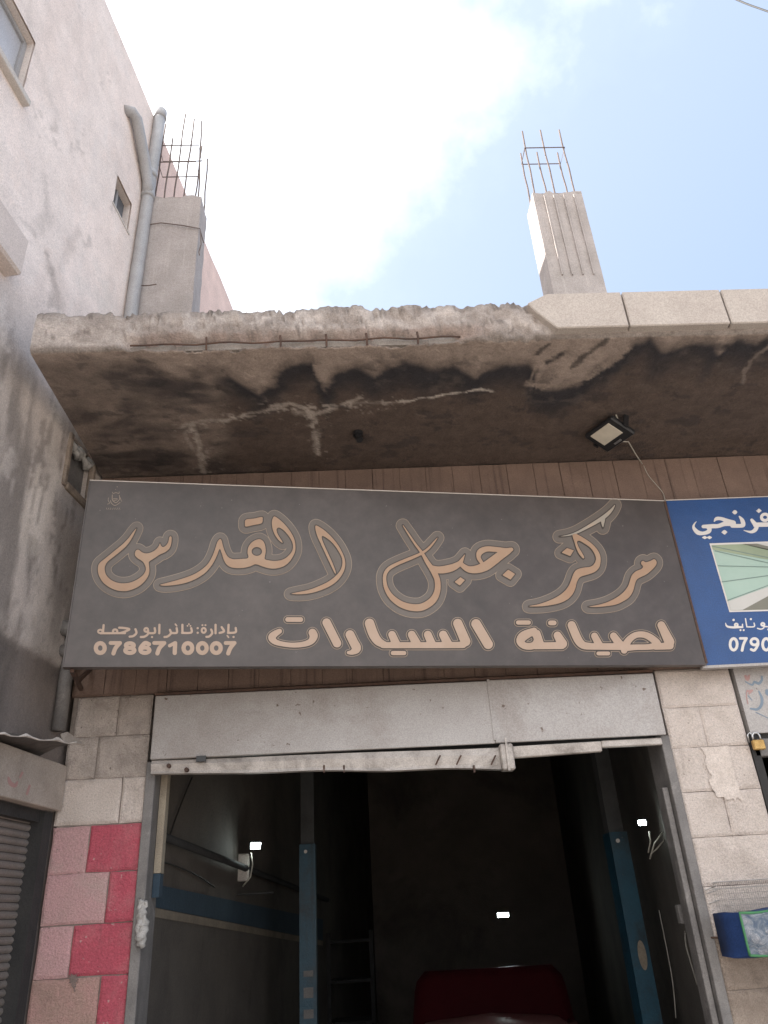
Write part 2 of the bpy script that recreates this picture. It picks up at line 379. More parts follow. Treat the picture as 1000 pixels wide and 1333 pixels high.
# soffit colours (stains traced on the soffit)
def sof(pts): return [tuple(on_z(a, b, SZ)[:2]) for a, b in pts]
bound = sof([(20,476),(60,482),(110,478),(150,486),(190,480),(235,502),(262,488),(300,490),(335,512),(352,500),(372,478),(392,471),(408,473),(412,490),(424,512),(440,486),(465,478),(488,490),(500,480),(530,470),(548,477),(566,480),(590,474),(620,492),(638,480),(660,472),(690,474),(698,486),(690,502),(725,507),(758,500),(778,480),(800,472),(828,446),(850,441),(862,458),(900,448),(930,447),(934,460),(960,441),(985,448),(1000,440),(1060,445),(1200,440),(1500,430)])
_b = np.array(bound); _n = len(_b)
_t = np.linspace(0, _n-1, _n*6); _i = np.clip(_t.astype(int), 0, _n-2); _f = _t-_i; _f = _f*_f*(3-2*_f)
bx = _b[_i, 0]*(1-_f)+_b[_i+1, 0]*_f; by = _b[_i, 1]*(1-_f)+_b[_i+1, 1]*_f
o_ = np.argsort(bx); wob = 0.05*(vnoise(XX*9, YY*9, 33, 4, 0.6)-0.5)+0.03*(vnoise(XX*30, YY*30, 35, 3)-0.5)
dB = YY-np.interp(XX+wob*0.8, bx[o_], by[o_])+wob    # >0: behind the tide line
c_tan = np.array([0.37, 0.295, 0.25]); c_drk = np.array([0.032, 0.029, 0.034]); c_brn = np.array([0.118, 0.084, 0.068]); c_mid = np.array([0.085, 0.060, 0.047])
def lerp(a, b, t): return a*(1-t[..., None])+b*t[..., None]
C = np.broadcast_to(c_tan, XX.shape+(3,)).copy()
C = lerp(C, np.array([0.19, 0.148, 0.125]), 0.7*sstep(-0.09, -0.02, dB+0.05*(vnoise(XX*6, YY*6, 37, 3)-0.5)))
C = lerp(C, c_drk, sstep(-0.025, 0.035, dB))
back = sstep(0.05, 0.30, dB+0.12*(vnoise(XX*3, YY*3, 41, 3)-0.5))
C = lerp(C, c_brn, back)
# swirls of the left bay
lb = sstep(-0.52, -0.72, XX+0.3*(vnoise(XX*4, YY*4, 44, 3)-0.5))
sw = vnoise(XX*3.2+2.5*vnoise(XX*2, YY*2, 46, 2), YY*6.5+2*vnoise(XX*2.5, YY*2, 47, 2), 48, 4, 0.55)
Cl = lerp(np.broadcast_to(np.array([0.085, 0.068, 0.063]), XX.shape+(3,)), np.array([0.27, 0.212, 0.178]), sstep(0.36, 0.64, sw))
C = lerp(C, Cl, lb*(0.85*sstep(-0.12, 0.02, dB)))
def blot(pts, w, col, amt, seed, soft=0.6):
    global C
    jx_, jy_ = 0.05*(vnoise(XX*10, YY*10, seed+200, 4, 0.6)-0.5), 0.05*(vnoise(XX*10, YY*10, seed+300, 4, 0.6)-0.5)
    d = seg_dist(XX+jx_, YY+jy_, sof(pts))+w*2.2*(vnoise(XX*22, YY*22, seed, 5, 0.7)-0.5)
    C = lerp(C, np.array(col), amt*sstep(w, w*(1-soft), d)*(0.55+0.9*vnoise(XX*40, YY*40, seed+400, 3)).clip(0, 1))
# bare tan runs and dark islands near the right front
blot([(690,500),(735,501),(775,486),(812,456)], 0.030, (0.33, 0.262, 0.22), 0.95, 61)
blot([(706,492),(722,470),(738,455)], 0.018, (0.31, 0.245, 0.205), 0.9, 62)
blot([(716,472),(728,462)], 0.035, (0.034, 0.028, 0.029), 0.95, 63)
blot([(700,462),(716,448)], 0.016, (0.06, 0.046, 0.04), 0.8, 68)
blot([(745,478),(765,460),(792,440)], 0.020, (0.05, 0.04, 0.036), 0.8, 64)
blot([(866,434),(922,428)], 0.026, (0.05, 0.04, 0.038), 0.8, 65)
blot([(946,453),(950,453)], 0.022, (0.035, 0.028, 0.03), 0.9, 66)
blot([(965,498),(978,470),(1000,452)], 0.014, (0.25, 0.2, 0.17), 0.8, 67)
blot([(284,506),(300,512)], 0.030, (0.04, 0.033, 0.03), 0.8, 69)
pale = (0.46, 0.395, 0.345)
blot([(236,556),(254,548),(296,546),(320,540),(352,532)], 0.020, pale, 0.75, 71, 0.9)
blot([(248,556),(258,575),(264,598),(266,616)], 0.024, pale, 0.85, 72, 0.8)
blot([(246,556),(244,570),(250,585)], 0.016, pale, 0.5, 79, 0.9)
blot([(356,530),(378,524),(395,532),(412,538),(438,528),(466,518)], 0.020, pale, 0.85, 73, 0.8)
blot([(402,536),(410,560),(415,590)], 0.026, pale, 0.75, 74, 0.95)
blot([(385,536),(405,540)], 0.035, pale, 0.5, 75, 0.95)
blot([(520,524),(545,519),(572,516),(600,511),(622,508),(640,510)], 0.010, (0.62, 0.55, 0.49), 0.95, 76, 0.9)
blot([(455,526),(520,524)], 0.016, pale, 0.35, 77, 0.9)
# crumbs of salt bloom scattered round the cracks, and flaked islands
near = seg_dist(XX, YY, sof([(236,556),(296,546),(352,532),(395,532),(438,528),(520,524)]))
near2 = np.minimum(seg_dist(XX, YY, sof([(402,536),(410,560),(415,590)])), seg_dist(XX, YY, sof([(248,556),(264,598),(266,616)])))
cr = sstep(0.56, 0.66, vnoise(XX*38, YY*38, 431, 5, 0.7)+0.22*np.exp(-np.minimum(near, near2)/0.03)-0.12)
C = lerp(C, np.array([0.50, 0.43, 0.38]), 0.85*cr*np.exp(-np.minimum(near, near2*0.9)/0.06))
C = lerp(C, c_drk*0.9, 0.45*sstep(0.60, 0.68, vnoise(XX*9, YY*13, 433, 5, 0.65))*sstep(-0.25, 0.0, dB))
C = lerp(C, c_tan*0.45, 0.35*sstep(0.60, 0.72, vnoise(XX*7, YY*10, 434, 5, 0.65))*sstep(0.0, 0.1, dB)*sstep(0.5, 0.1, dB))
# front edge colours
fe = np.broadcast_to(np.array([0.49, 0.43, 0.395]), XX.shape+(3,)).copy()
fe = lerp(fe, np.array([0.35, 0.30, 0.27]), sstep(0.42, 0.62, vnoise(XX*6, ZZ*12, 81, 5, 0.6)))
fe = lerp(fe, np.array([0.31, 0.225, 0.19]), 0.7*sstep(-1.0, -0.9, XX)*sstep(0.75, 0.55, XX)*sstep(4.02, 3.985, ZZ+0.05*(vnoise(XX*9, ZZ*9, 82, 4)-0.5)))
fe = lerp(fe, np.array([0.24, 0.205, 0.18]), 0.8*sstep(4.095, 4.135, ZZ+0.04*(vnoise(XX*12, ZZ*3, 85, 4)-0.5)))
fe = lerp(fe, np.array([0.13, 0.105, 0.09]), 0.7*sstep(0.68, 0.74, vnoise(XX*34, ZZ*44, 83, 4, 0.65)))
fe = lerp(fe, np.array([0.27, 0.225, 0.20]), 0.55*chip*bl)
fe = lerp(fe, np.array([0.2, 0.165, 0.14]), 0.7*sstep(3.955, 3.935, ZZ))
C = np.where((np.arange(mm) < nf)[None, :, None], fe, C)
M['canopy'] = attr_mat('stained_canopy_concrete', 'stain', mult=16, bscale=48, bdist=0.022, bstr=0.85)
CS = grid_mesh('canopy_slab', P, M['canopy'], GB, attr={'stain': C})
MB().box(-1.390, 4.39, -1.06, -0.002, SZ+0.012, 4.10).build('slab_core', M['conc'], CS)
MB().add([(-1.392,-1.08,3.93),(-1.392,0,3.93),(-1.392,0,4.11),(-1.392,-1.08,4.14)], [(0,1,2,3)]).build('slab_end', M['conc'], CS)
# coping stones capping the right part
ck = [0.90, 1.312, 1.786, 2.26, 2.74, 3.22, 3.70, 4.38]
for a, b_ in zip(ck[:-1], ck[1:]):
    mb = MB()
    cut = 0.10 if a < 1 else 0.0
    z0, z1 = 3.942, 4.152
    if cut:   # first stone is chipped to a slant at its broken end
        pts = [(a+0.075, z0), (b_-0.004, z0), (b_-0.004, z1), (a+0.06, z1), (a-0.04, z1-0.055), (a-0.015, z1-0.1)]
    else:
        pts = [(a+0.004, z0), (b_-0.004, z0), (b_-0.004, z1), (a+0.004, z1)]
    k = len(pts)
    mb.add([(x, -1.138, z) for x, z in pts]+[(x, -1.085, z) for x, z in pts], [tuple(range(k)), tuple(range(2*k-1, k-1, -1))]+[(i, i+k, (i+1) % k+k, (i+1) % k) for i in range(k)])
    mb.build('coping_stone', M['coping'], CS, bevel=0.005)
# lumps of broken mortar where coping begins, and the exposed bar with its stubs
for k in range(0):
    x = 0.80+0.10*random.random(); z = 3.95+0.17*random.random()
    s = 0.018+0.03*random.random(); mb = MB()
    c = Vector((x, -1.108, z)); vs = [c+Vector((sx*s*random.uniform(.7, 1.2), sy*s*.55*random.uniform(.7, 1.2), sz*s*random.uniform(.7, 1.2))) for sz in (-1, 1) for sx, sy in ((-1,-1),(1,-1),(1,1),(-1,1))]
    mb.hexa(vs).build('mortar_lump', M['conc'], CS, bevel=0.006)
MB().tube([(-0.96+0.05*i, -1.078+0.004*math.sin(i*1.3), 3.957+0.003*math.sin(i*.9)) for i in range(31)], 0.0045, 6).build('exposed_rebar', M['rust'], CS, smooth=True)
for px in (365, 425, 478, 545, 268):
    x = on_y(px, 455, -1.08)[0]
    MB().tube([(x, -1.086, 3.985), (x+0.002, -1.088, 3.955), (x+0.001, -1.075, 3.925)], 0.005, 6).build('rebar_stub', M['rust'], CS)
# roof over the rooms
MB().box(-1.40, 4.4, 0.0, 9.2, 3.94, 4.12).build('roof', M['conc'], GB)
# --- fascia wall above the openings with its panels
FW = MB().box(-1.40, 4.4, 0.0, 0.2, 2.665, 3.919).build('fascia_wall', M['panel'], GB)
x = -1.398; k = 0
while x < 4.3:
    w = 0.150+0.014*random.random()
    z0 = 2.667 if x+w > -0.98 else 2.67
    d = 0.010+0.0015*random.random()
    MB().box(x, min(x+w-random.choice((0.0012, 0.0018, 0.003)), 4.395), -d, -0.001, z0, 3.914).build('panel', M['panel'], FW, bevel=0.0015)
    x += w; k += 1
# --- piers
def rough_block(a, b_, dy, z0, z1, mt, par, j=0.0028):
    n = 5; rim_ = [(a+(b_-a)*i/n, z0) for i in range(n)]+[(b_, z0+(z1-z0)*i/3) for i in range(3)]+[(b_-(b_-a)*i/n, z1) for i in range(n)]+[(a, z1-(z1-z0)*i/3) for i in range(3)]
    cx, cz = (a+b_)/2, (z0+z1)/2; rim_ = [(x_+random.uniform(-j, j)*0.7, z_+random.uniform(-j, j)*0.7) for x_, z_ in rim_]; k = len(rim_)
    inn = [(cx+(x_-cx)*(1-0.012/max(b_-cx, 0.01))+random.uniform(-j, j), cz+(z_-cz)*(1-0.012/(z1-cz))+random.uniform(-j, j)) for x_, z_ in rim_]
    vs = [(x_, 0.1, z_) for x_, z_ in rim_]+[(x_, dy+0.006, z_) for x_, z_ in rim_]+[(x_, dy, z_) for x_, z_ in inn]
    fs = [(i, (i+1) % k, (i+1) % k+k, i+k) for i in range(k)]+[(i+k, (i+1) % k+k, (i+1) % k+2*k, i+2*k) for i in range(k)]+[tuple(range(2*k, 3*k))]
    return MB().add(vs, fs).build('block', mt, par)
zr = [2.660, 2.468, 2.272, 2.070, 1.870, 1.667, 1.470, 1.270, 1.070, 0.870, 0.670, 0.470, 0.270, 0.070, -0.130]
PL = MB().box(-1.392, -1.012, 0.012, 0.2, GZ, 2.664).build('pier', M['mortar'], GB)
jx = [on_y(a, b)[0] for a, b in ((153.5, 928), (125.5, 985), (157, 1040), (114.5, 1100), (139, 1165), (92, 1235), (128, 1300))]
for r in range(len(zr)-1):
    z1, z0 = zr[r], zr[r+1]
    j = jx[r] if r < len(jx) else (-1.27 if r % 2 else -1.15)
    for side in (0, 1):
        a, b_ = (-1.402, j-0.0025) if side == 0 else (j+0.0025, -1.004)
        if r == 0 and side == 0: a += 0.035
        if r == 1 and side == 0: a += 0.012
        mt = M['block_grey'] if r < 2 else M['block']
        lab = None
        if r == 0 and side == 0: mt = M['block_grey']
        if r >= 3: mt = M['block_red'] if side else (M['block_pink'] if r < 6 else M['block_mix'])
        dz = random.uniform(-.0015, .0015); dy = random.uniform(-.004, .003)
        o = rough_block(a, b_, dy, z0+0.002+dz, z1-0.002+dz, mt, PL)
        if mt is M['block_red']: o['label'] = 'block painted red'
PR = MB().box(1.532, 1.898, 0.012, 0.2, GZ, 2.664).build('pier', M['mortar'], GB)
for r in range(len(zr)-1):
    z1, z0 = zr[r], zr[r+1]
    j = {0: None, 1: 1.702, 2: None, 3: 1.715, 4: None, 5: None}.get(r, 1.70 if r % 2 else None)
    spans = [(1.520, 1.905)] if j is None else [(1.520, j-0.001), (j+0.001, 1.905)]
    for a, b_ in spans:
        dy = random.uniform(-.003, .002)
        rough_block(a, b_, dy, z0+0.0012, z1-0.0012, M['block'] if r < 6 else M['block_bot'], PR, 0.002)
g_sm = None
# smeared plaster patch on the right pier
n_ = 40
gx = np.linspace(1.655, 1.80, n_); gz = np.linspace(2.02, 2.27, n_)
GX, GZg = np.meshgrid(gx, gz, indexing='ij')
ed = np.minimum(np.minimum(GX-1.655, 1.80-GX), np.minimum(GZg-2.02, 2.27-GZg))+0.05*(vnoise(GX*30, GZg*22, 91, 4)-0.5)
Pp = np.stack([GX, -0.006+0*GX-0.004*vnoise(GX*40, GZg*40, 92), GZg], -1)
mk = (ed > 0.008)[:-1, :-1]
M['smear'] = surf('plaster_smear', (0.64, 0.56, 0.505), (0.52, 0.45, 0.40), (0.36, 0.3, 0.26), 22, bscale=60, bdist=0.01)
grid_mesh('plaster_patch', Pp, M['smear'], PR, mask=mk)
# far pier of the next unit
MB().box(4.0, 4.4, 0.0, 0.2, GZ, 2.664).build('pier', M['block'], GB)
# --- interior
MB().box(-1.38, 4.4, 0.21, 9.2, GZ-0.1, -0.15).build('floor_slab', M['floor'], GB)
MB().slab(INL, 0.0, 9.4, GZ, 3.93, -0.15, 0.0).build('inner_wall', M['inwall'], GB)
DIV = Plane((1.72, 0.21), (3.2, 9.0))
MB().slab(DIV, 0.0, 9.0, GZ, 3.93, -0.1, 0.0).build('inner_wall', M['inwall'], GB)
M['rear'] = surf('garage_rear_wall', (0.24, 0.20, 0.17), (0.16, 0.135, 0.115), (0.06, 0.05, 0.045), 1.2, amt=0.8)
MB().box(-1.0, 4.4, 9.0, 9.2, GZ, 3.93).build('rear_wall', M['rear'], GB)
for y in (3.2, 5.4, 7.4): MB().box(-0.9+0.137*(y-0.2)-0.15, 1.6+0.168*(y-0.2), y, y+0.25, 3.62, 3.93).build('ceiling_beam', M['rear'], GB)
RK = thing('steel_rack', 'dim steel rack standing by the left inside wall, left of the red car', 'rack', (0.0, 5.5, -0.15))
for px in (428, 484):
    for y in (5.2, 5.6):
        x = on_y(px, 1250, 5.2)[0]; MB().box(x-0.02, x+0.02, y-0.02, y+0.02, -0.15, 1.55).build('upright', M['dark'], RK)
xa, xb = on_y(428, 1250, 5.2)[0], on_y(484, 1250, 5.2)[0]
for z in (0.75, 1.10, 1.45): MB().box(xa-0.02, xb+0.02, 5.17, 5.63, z, z+0.025).build('shelf', M['dark'], RK)
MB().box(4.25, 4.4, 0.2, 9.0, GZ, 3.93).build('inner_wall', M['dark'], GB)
# painted bands on the left inner wall
def band(name, q, mt, off):
    uv = [INL.uv(*p) for p in q]
    f_ = [INL.pt(u, z, off) for u, z in uv]; b_ = [INL.pt(u, z, 0.001) for u, z in uv]
    MB().add(f_+b_, [(0,1,2,3),(7,6,5,4)]+[(i, i+4, (i+1) % 4+4, (i+1) % 4) for i in range(4)]).build(name, mt, GB)
band('painted_band', [(196,1150),(420,1197),(420,1224),(196,1180)], M['blueband'], 0.004)
band('painted_band', [(196,1181),(420,1225),(420,1231),(196,1193)], M['paleband'], 0.004)
# --- roller door of the garage
RD = MB().box(-0.978, 1.488, 0.0, 0.19, 2.345, 2.655).build('roller_box', M['dark'], GB)
for a, b_, dy in ((-0.978, 0.655, -0.052), (0.657, 1.490, -0.050)):
    q = MB(); z0a, z1a = 2.338, 2.638
    q.hexa([(a,dy,z0a-(0.006 if a > 0 else 0)),(b_,dy,z0a-0.008),(b_,-0.002,z0a),(a,-0.002,z0a),(a,dy,z1a),(b_,dy,z1a-0.004),(b_,-0.002,z1a+0.004),(a,-0.002,z1a+0.004)])
    q.build('panel', M['steelgrey'], RD, bevel=0.003)
MB().box(-0.98, 1.49, -0.058, -0.002, 2.640, 2.650).build('lip', M['rust'], RD)
MB().box(0.650, 0.662, -0.056, -0.048, 2.345, 2.640).build('seam', M['steelgrey'], RD)
# shutter bottom bar, bent: hangs lower at its middle end
nb = 40; bxs = np.linspace(-0.972, 0.70, nb); mb = MB(); vs = []
for i, x in enumerate(bxs):
    t = i/(nb-1); zt = 2.335-0.022*t; zb = 2.274-0.058*t+0.006*math.sin(t*17)*t; y = -0.035+0.006*math.sin(t*9)
    vs += [(x, y, zt), (x, y-0.014, (zt+zb)/2+0.012), (x, y-0.004, zb+0.014), (x, y-0.010, zb), (x, y+0.03, zb), (x, y+0.03, zt)]
fs = []
for i in range(nb-1):
    for k in range(6): fs.append((i*6+k, (i+1)*6+k, (i+1)*6+(k+1) % 6, i*6+(k+1) % 6))
fs += [tuple(range(6)), tuple((nb-1)*6+k for k in range(5, -1, -1))]
mb.add(vs, fs).build('bottom_bar', M['whitebar'], RD)
MB().box(0.672, 0.735, -0.066, 0.0, 2.205, 2.325).build('bar_end', M['whitebar'], RD, bevel=0.006)
MB().box(0.698, 0.708, -0.074, -0.066, 2.20, 2.35).build('bar_strap', M['whitebar'], RD)
MB().hexa([(0.737,-0.03,2.262),(1.17,-0.03,2.272),(1.17,0.0,2.272),(0.737,0.0,2.262),(0.737,-0.04,2.315),(1.17,-0.04,2.318),(1.17,0.0,2.318),(0.737,0.0,2.315)]).build('bottom_bar', M['whitebar'], RD, bevel=0.004)
MB().box(1.172, 1.47, -0.03, 0.0, 2.29, 2.322).build('bottom_bar', M['whitebar'], RD, bevel=0.004)
for px, py in ((220, 997), (243, 1002), (262, 989)):
    q = on_y(px, py, -0.05); MB().tube([(q[0], -0.058, q[2]), (q[0], -0.03, q[2])], 0.010, 8).build('bolt', M['rust'], RD)
q = on_y(262, 988, -0.06); MB().box(q[0]-0.022, q[0]+0.022, -0.066, -0.052, q[2]-0.012, q[2]+0.014).build('catch', M['black'], RD)
for px in (422, 448, 617):
    q = on_y(px, 1000, -0.04); MB().box(q[0]-0.004, q[0]+0.004, -0.05, -0.03, q[2]-0.02, q[2]+0.012).build('rivet', M['rust'], RD)
for a in (570, 597, 642):
    q = on_y(a, 990, -0.05); MB().tube([(q[0]-0.012, -0.056, q[2]-0.02), (q[0]+0.014, -0.056, q[2]+0.022)], 0.004, 5).build('dent_mark', M['rust'], RD)
# guide rails and jambs
for x0, x1, nm in ((-1.002, -0.958, 'guide_rail'), (1.472, 1.516, 'guide_rail')):
    MB().box(x0, x1, -0.012, 0.045, GZ, 2.335).build(nm, M['rail'], GB, bevel=0.003)
    MB().box(x0+0.004, x1-0.002, 0.05, 0.2, GZ, 2.66).build('door_jamb', M['rail'], GB)
MB().box(-0.957, -0.925, 0.10, 0.16, 1.86, 2.33).build('jamb_lining', M['jamb'], GB)
MB().box(-0.957, -0.925, 0.10, 0.16, 1.76, 1.858).build('jamb_lining', M['blueband'], GB)
MB().box(1.440, 1.468, 0.02, 0.06, GZ, 2.10).build('guide_rail', M['rail'], GB, bevel=0.003)
for z in (1.47,):
    MB().tube([(1.50, -0.016, z), (1.545, -0.016, z-0.004)], 0.004, 6).build('rail_clip', M['rust'], GB)
# --- right unit: roller box with faint spray scrawl
RB = MB().box(1.925, 3.98, -0.004, 0.19, 2.325, 2.655).build('roller_box', M['steelgrey'], GB)
MB().box(1.925, 3.98, 0.02, 0.19, 2.30, 2.324).build('bottom_bar', M['dark'], RB)
MB().box(1.925, 3.98, 0.0, 0.05, 2.215, 2.298).build('bottom_bar', M['rail'], RB, bevel=0.004)
MB().box(1.910, 1.95, 0.0, 0.19, GZ, 2.32).build('guide_rail', M['dark'], GB)
# --- bare columns on the roof with starter bars
def column(x0, x1, y0, y1, z1, ridges, bars, ties, lean=0.0):
    n1, n2 = 26, 14
    # faces as rough lattice around the perimeter
    per = [(x0+(x1-x0)*i/n2, y0) for i in range(n2)]+[(x1, y0+(y1-y0)*i/8) for i in range(8)]+[(x1-(x1-x0)*i/n2, y1) for i in range(n2)]+[(x0, y1-(y1-y0)*i/8) for i in range(8)]
    kz = np.linspace(4.05, z1, 60); Pg = np.zeros((len(per)+1, 60, 3))
    for i in range(len(per)+1):
        a, b_ = per[i % len(per)]
        Pg[i, :, 0] = a+lean*(kz-4.1); Pg[i, :, 1] = b_; Pg[i, :, 2] = kz
    no = 0.010*(vnoise(Pg[:, :, 0]*18+Pg[:, :, 1]*18, Pg[:, :, 2]*9, 7, 4)-0.5)
    no[-1] = no[0]
    Pg[:, :, 1] += no; Pg[:, :, 0] += no*0.8
    Pg[:, -1, 2] += 0.05*(vnoise(Pg[:, -1, 0]*20, Pg[:, -1, 1]*20, 8, 3)-0.5)
    c = grid_mesh('roof_column', Pg, M['conc_col'], GB, smooth=False)
    topv = [Vector((a+lean*(z1-4.1), b_, z1-0.01)) for a, b_ in per]
    MB().add(topv, [tuple(range(len(topv)))]).build('column_top', M['conc'], c)
    for x in ridges:
        MB().hexa([(x, y0-0.014, 5.45), (x+0.007, y0-0.014, 5.45), (x+0.009, y0+0.01, 5.45), (x-0.002, y0+0.01, 5.45), (x-0.004, y0-0.015, z1-0.04), (x+0.003, y0-0.015, z1-0.04), (x+0.005, y0+0.01, z1-0.04), (x-0.006, y0+0.01, z1-0.04)]).build('formwork_ridge', M['conc_col'], c)
    for (xa, ya, xb, yb, zt) in bars:
        k = 6
        MB().tube([(xa+(xb-xa)*i/k+0.003*math.sin(i*2.1+xa*40), ya+(yb-ya)*i/k, z1-0.15+(zt-z1+0.15)*i/k) for i in range(k+1)], 0.0062, 6).build('rebar', M['rebar'], c, smooth=True)
    for (za, zb, xa, xb, ya, yb) in ties:
        MB().tube([(xa, ya, za), (xb, ya, za), (xb, yb, zb), (xa, yb, zb), (xa, ya, za)], 0.0045, 5).build('tie_bar', M['rebar'], c)
    return c
column(1.435, 1.800, 0.05, 0.26, 6.285, (1.515, 1.585, 1.66, 1.735),
       [(1.465,.09,1.470,.09,7.04),(1.62,.09,1.615,.09,7.05),(1.77,.09,1.765,.09,7.05),(1.465,.22,1.468,.22,6.95),(1.61,.22,1.60,.22,6.96),(1.77,.22,1.765,.22,6.95)],
       [(6.83,6.83,1.462,1.775,.082,.228)])
CL = column(-1.405, -0.985, 0.05, 0.25, 6.315, (), 
       [(-1.33,.09,-1.375,.09,7.18),(-1.27,.09,-1.25,.09,7.02),(-1.13,.09,-1.10,.09,7.25),(-1.01,.09,-1.045,.09,7.22),(-1.08,.22,-1.06,.22,7.1),(-1.24,.22,-1.215,.22,7.5),(-0.995,.2,-1.0,.2,6.92),(-1.37,.2,-1.36,.2,7.35)],
       [(6.93,6.93,-1.35,-1.05,.085,.225),(6.74,6.75,-1.34,-1.06,.085,.225)])
# twist of tie wire round the left column
MB().tube([(-1.41,.03,5.99),(-1.25,.035,6.03),(-1.10,.035,6.0),(-0.975,.04,5.97),(-0.968,.15,5.95)], 0.004, 5).build('tie_wire', M['rebar'], CL)
MB().tube([(-0.972,.04,5.96),(-0.962,.03,5.88),(-0.955,.03,5.80),(-0.966,.03,5.73),(-0.96,.03,5.70)], 0.004, 5).build('tie_wire', M['rebar'], CL)
MB().tube([(-1.33,.02,5.42),(-1.36,.0,5.36),(-1.345,-.01,5.30),(-1.33,-.01,5.29)], 0.004, 5).build('tie_wire', M['rebar'], CL)
MB().tube([(-1.33,.02,5.42),(-1.27,.0,5.40),(-1.22,-.0,5.41)], 0.004, 5).build('tie_wire', M['rebar'], CL)

# ================================================================== NEIGHBOUR BUILDING
NB = thing('neighbour_building', 'taller pale plastered building on the left with stained side wall and grey drain pipe', 'building', (-1.6, -0.5, GZ))
st = 0.022
us = np.arange(-2.6, 4.5, st); zs = np.arange(GZ, 7.2+st, st)
US, ZS = np.meshgrid(us, zs, indexing='ij')
holes = [(-1.95, -1.325, 5.41, 5.875), (-0.345, -0.095, 5.80, 6.08), (-0.372, -0.105, 3.665, 3.99)]
shop = (-2.2, -0.03, GZ, 2.13)
uc, zc = us[:-1]+st/2, zs[:-1]+st/2
UC, ZC = np.meshgrid(uc, zc, indexing='ij'); keep = np.ones(UC.shape, bool)
snap = []
for (a, b_, c, d) in holes+[shop]:
    ins = (UC > a) & (UC < b_) & (ZC > c) & (ZC < d); keep &= ~ins
    ii = np.where(ins.any(1))[0]; kk = np.where(ins.any(0))[0]
    snap.append((us[ii[0]], us[ii[-1]+1], zs[kk[0]], zs[kk[-1]+1]))
relief = 0.014*(vnoise(US*2.2, ZS*2.2, 101, 5, 0.5)-0.5)
# plaster colours: pale render, streaks, bare patches, dark band of cement at the bottom
pw = np.array([0.79, 0.68, 0.62]); pg = np.array([0.69, 0.585, 0.53]); pd = np.array([0.19, 0.16, 0.145]); pk = np.array([0.68, 0.50, 0.44])
Cw = np.broadcast_to(pw, US.shape+(3,)).copy()
Cw = lerp(Cw, pg, 0.6*sstep(0.46, 0.66, vnoise(US*1.6, ZS*1.1, 103, 5, 0.6)))
stk = vnoise(US*9+0.6*vnoise(US*2, ZS*2, 104, 2), ZS*0.8, 105, 4, 0.6)
Cw = lerp(Cw, np.array([0.74, 0.66, 0.61]), 0.35*sstep(0.55, 0.72, stk))
low = sstep(4.6, 3.5, ZS+0.5*(vnoise(US*2, ZS*1.0, 106, 4)-0.5))
Cw = lerp(Cw, np.array([0.40, 0.355, 0.325]), 0.75*low)
Cw = lerp(Cw, np.array([0.20, 0.175, 0.16]), 0.85*low*sstep(0.48, 0.66, vnoise(US*5+ZS*0.6, ZS*0.9, 107, 5, 0.62)))
Cw = lerp(Cw, np.array([0.60, 0.53, 0.47]), 0.7*low*sstep(3.1, 3.4, ZS)*sstep(0.56, 0.68, vnoise(US*6, ZS*1.2, 117, 4, 0.6)))
bot = sstep(2.80, 2.76, ZS+0.02*(vnoise(US*9, ZS*9, 108, 3)-0.5))
Cw = lerp(Cw, lerp(np.broadcast_to(pd, US.shape+(3,)), np.array([0.12, 0.102, 0.093]), sstep(0.4, 0.65, vnoise(US*5, ZS*2, 109, 4))), bot)
lip = np.exp(-((ZS-2.83)/0.03)**2)*0.4
Cw = lerp(Cw, np.array([0.42, 0.37, 0.335]), lip)
crk = seg_dist(US, ZS, [WALL.uv(*q) for q in ((0,250),(20,282),(52,315),(62,345),(75,395))])
Cw = lerp(Cw, np.array([0.20, 0.165, 0.145]), 0.35*sstep(0.02, 0.0, crk+0.06*(vnoise(US*14, ZS*14, 110, 5, 0.65)-0.42)))
for pts, w_, col, am in (([(55,235),(60,275),(52,300)], 0.07, (0.33, 0.28, 0.25), .7), ([(105,370),(140,400),(125,350)], 0.10, (0.66, 0.6, 0.55), .7), ([(58,330),(70,385),(62,400)], 0.07, (0.25, 0.205, 0.18), .8), ([(75,350),(85,320),(100,300)], 0.05, (0.38, 0.32, 0.29), .6), ([(35,0),(40,60),(90,200)], 0.06, (0.48, 0.42, 0.38), .4),
                         ([(70,540),(62,620),(40,720)], 0.09, (0.62, 0.56, 0.5), .7), ([(20,480),(28,600)], 0.06, (0.27, 0.235, 0.21), .6)):
    d = seg_dist(US, ZS, [WALL.uv(*q) for q in pts])+w_*3.0*(vnoise(US*9, ZS*6, int(w_*1000)+len(pts), 5, 0.68)-0.5)
    Cw = lerp(Cw, np.array(col), 0.6*am*sstep(w_, 0.0, d))
pat = sstep(0.60, 0.63, vnoise(US*2.6, ZS*1.7, 120, 5, 0.6)); Cw = lerp(Cw, np.array([0.74, 0.665, 0.62]), 0.35*pat*(1-bot))
Cw = lerp(Cw, np.array([0.42, 0.36, 0.325]), 0.45*(1-bot)*sstep(0.66, 0.72, vnoise(US*6, ZS*4, 121, 6, 0.7)))
Cw = lerp(Cw, np.array([0.70, 0.625, 0.575]), 0.45*low*(1-bot)*sstep(2.85, 3.0, ZS)*sstep(0.55, 0.66, vnoise(US*4+0.5, ZS*1.4, 122, 6, 0.68)))
Cw = lerp(Cw, np.array([0.16, 0.135, 0.12]), 0.5*low*sstep(0.62, 0.68, vnoise(US*12, ZS*2.2, 123, 6, 0.7)))
Cw = lerp(Cw, pk, 0.85*sstep(0.07, 0.09, US)*sstep(4.2, 4.5, ZS))
off = relief + 0.012*(1-bot)
Pw = np.zeros(US.shape+(3,))
Pw[..., 0] = WALL.A[0]+WALL.d[0]*US+WALL.n[0]*off
Pw[..., 1] = WALL.A[1]+WALL.d[1]*US+WALL.n[1]*off
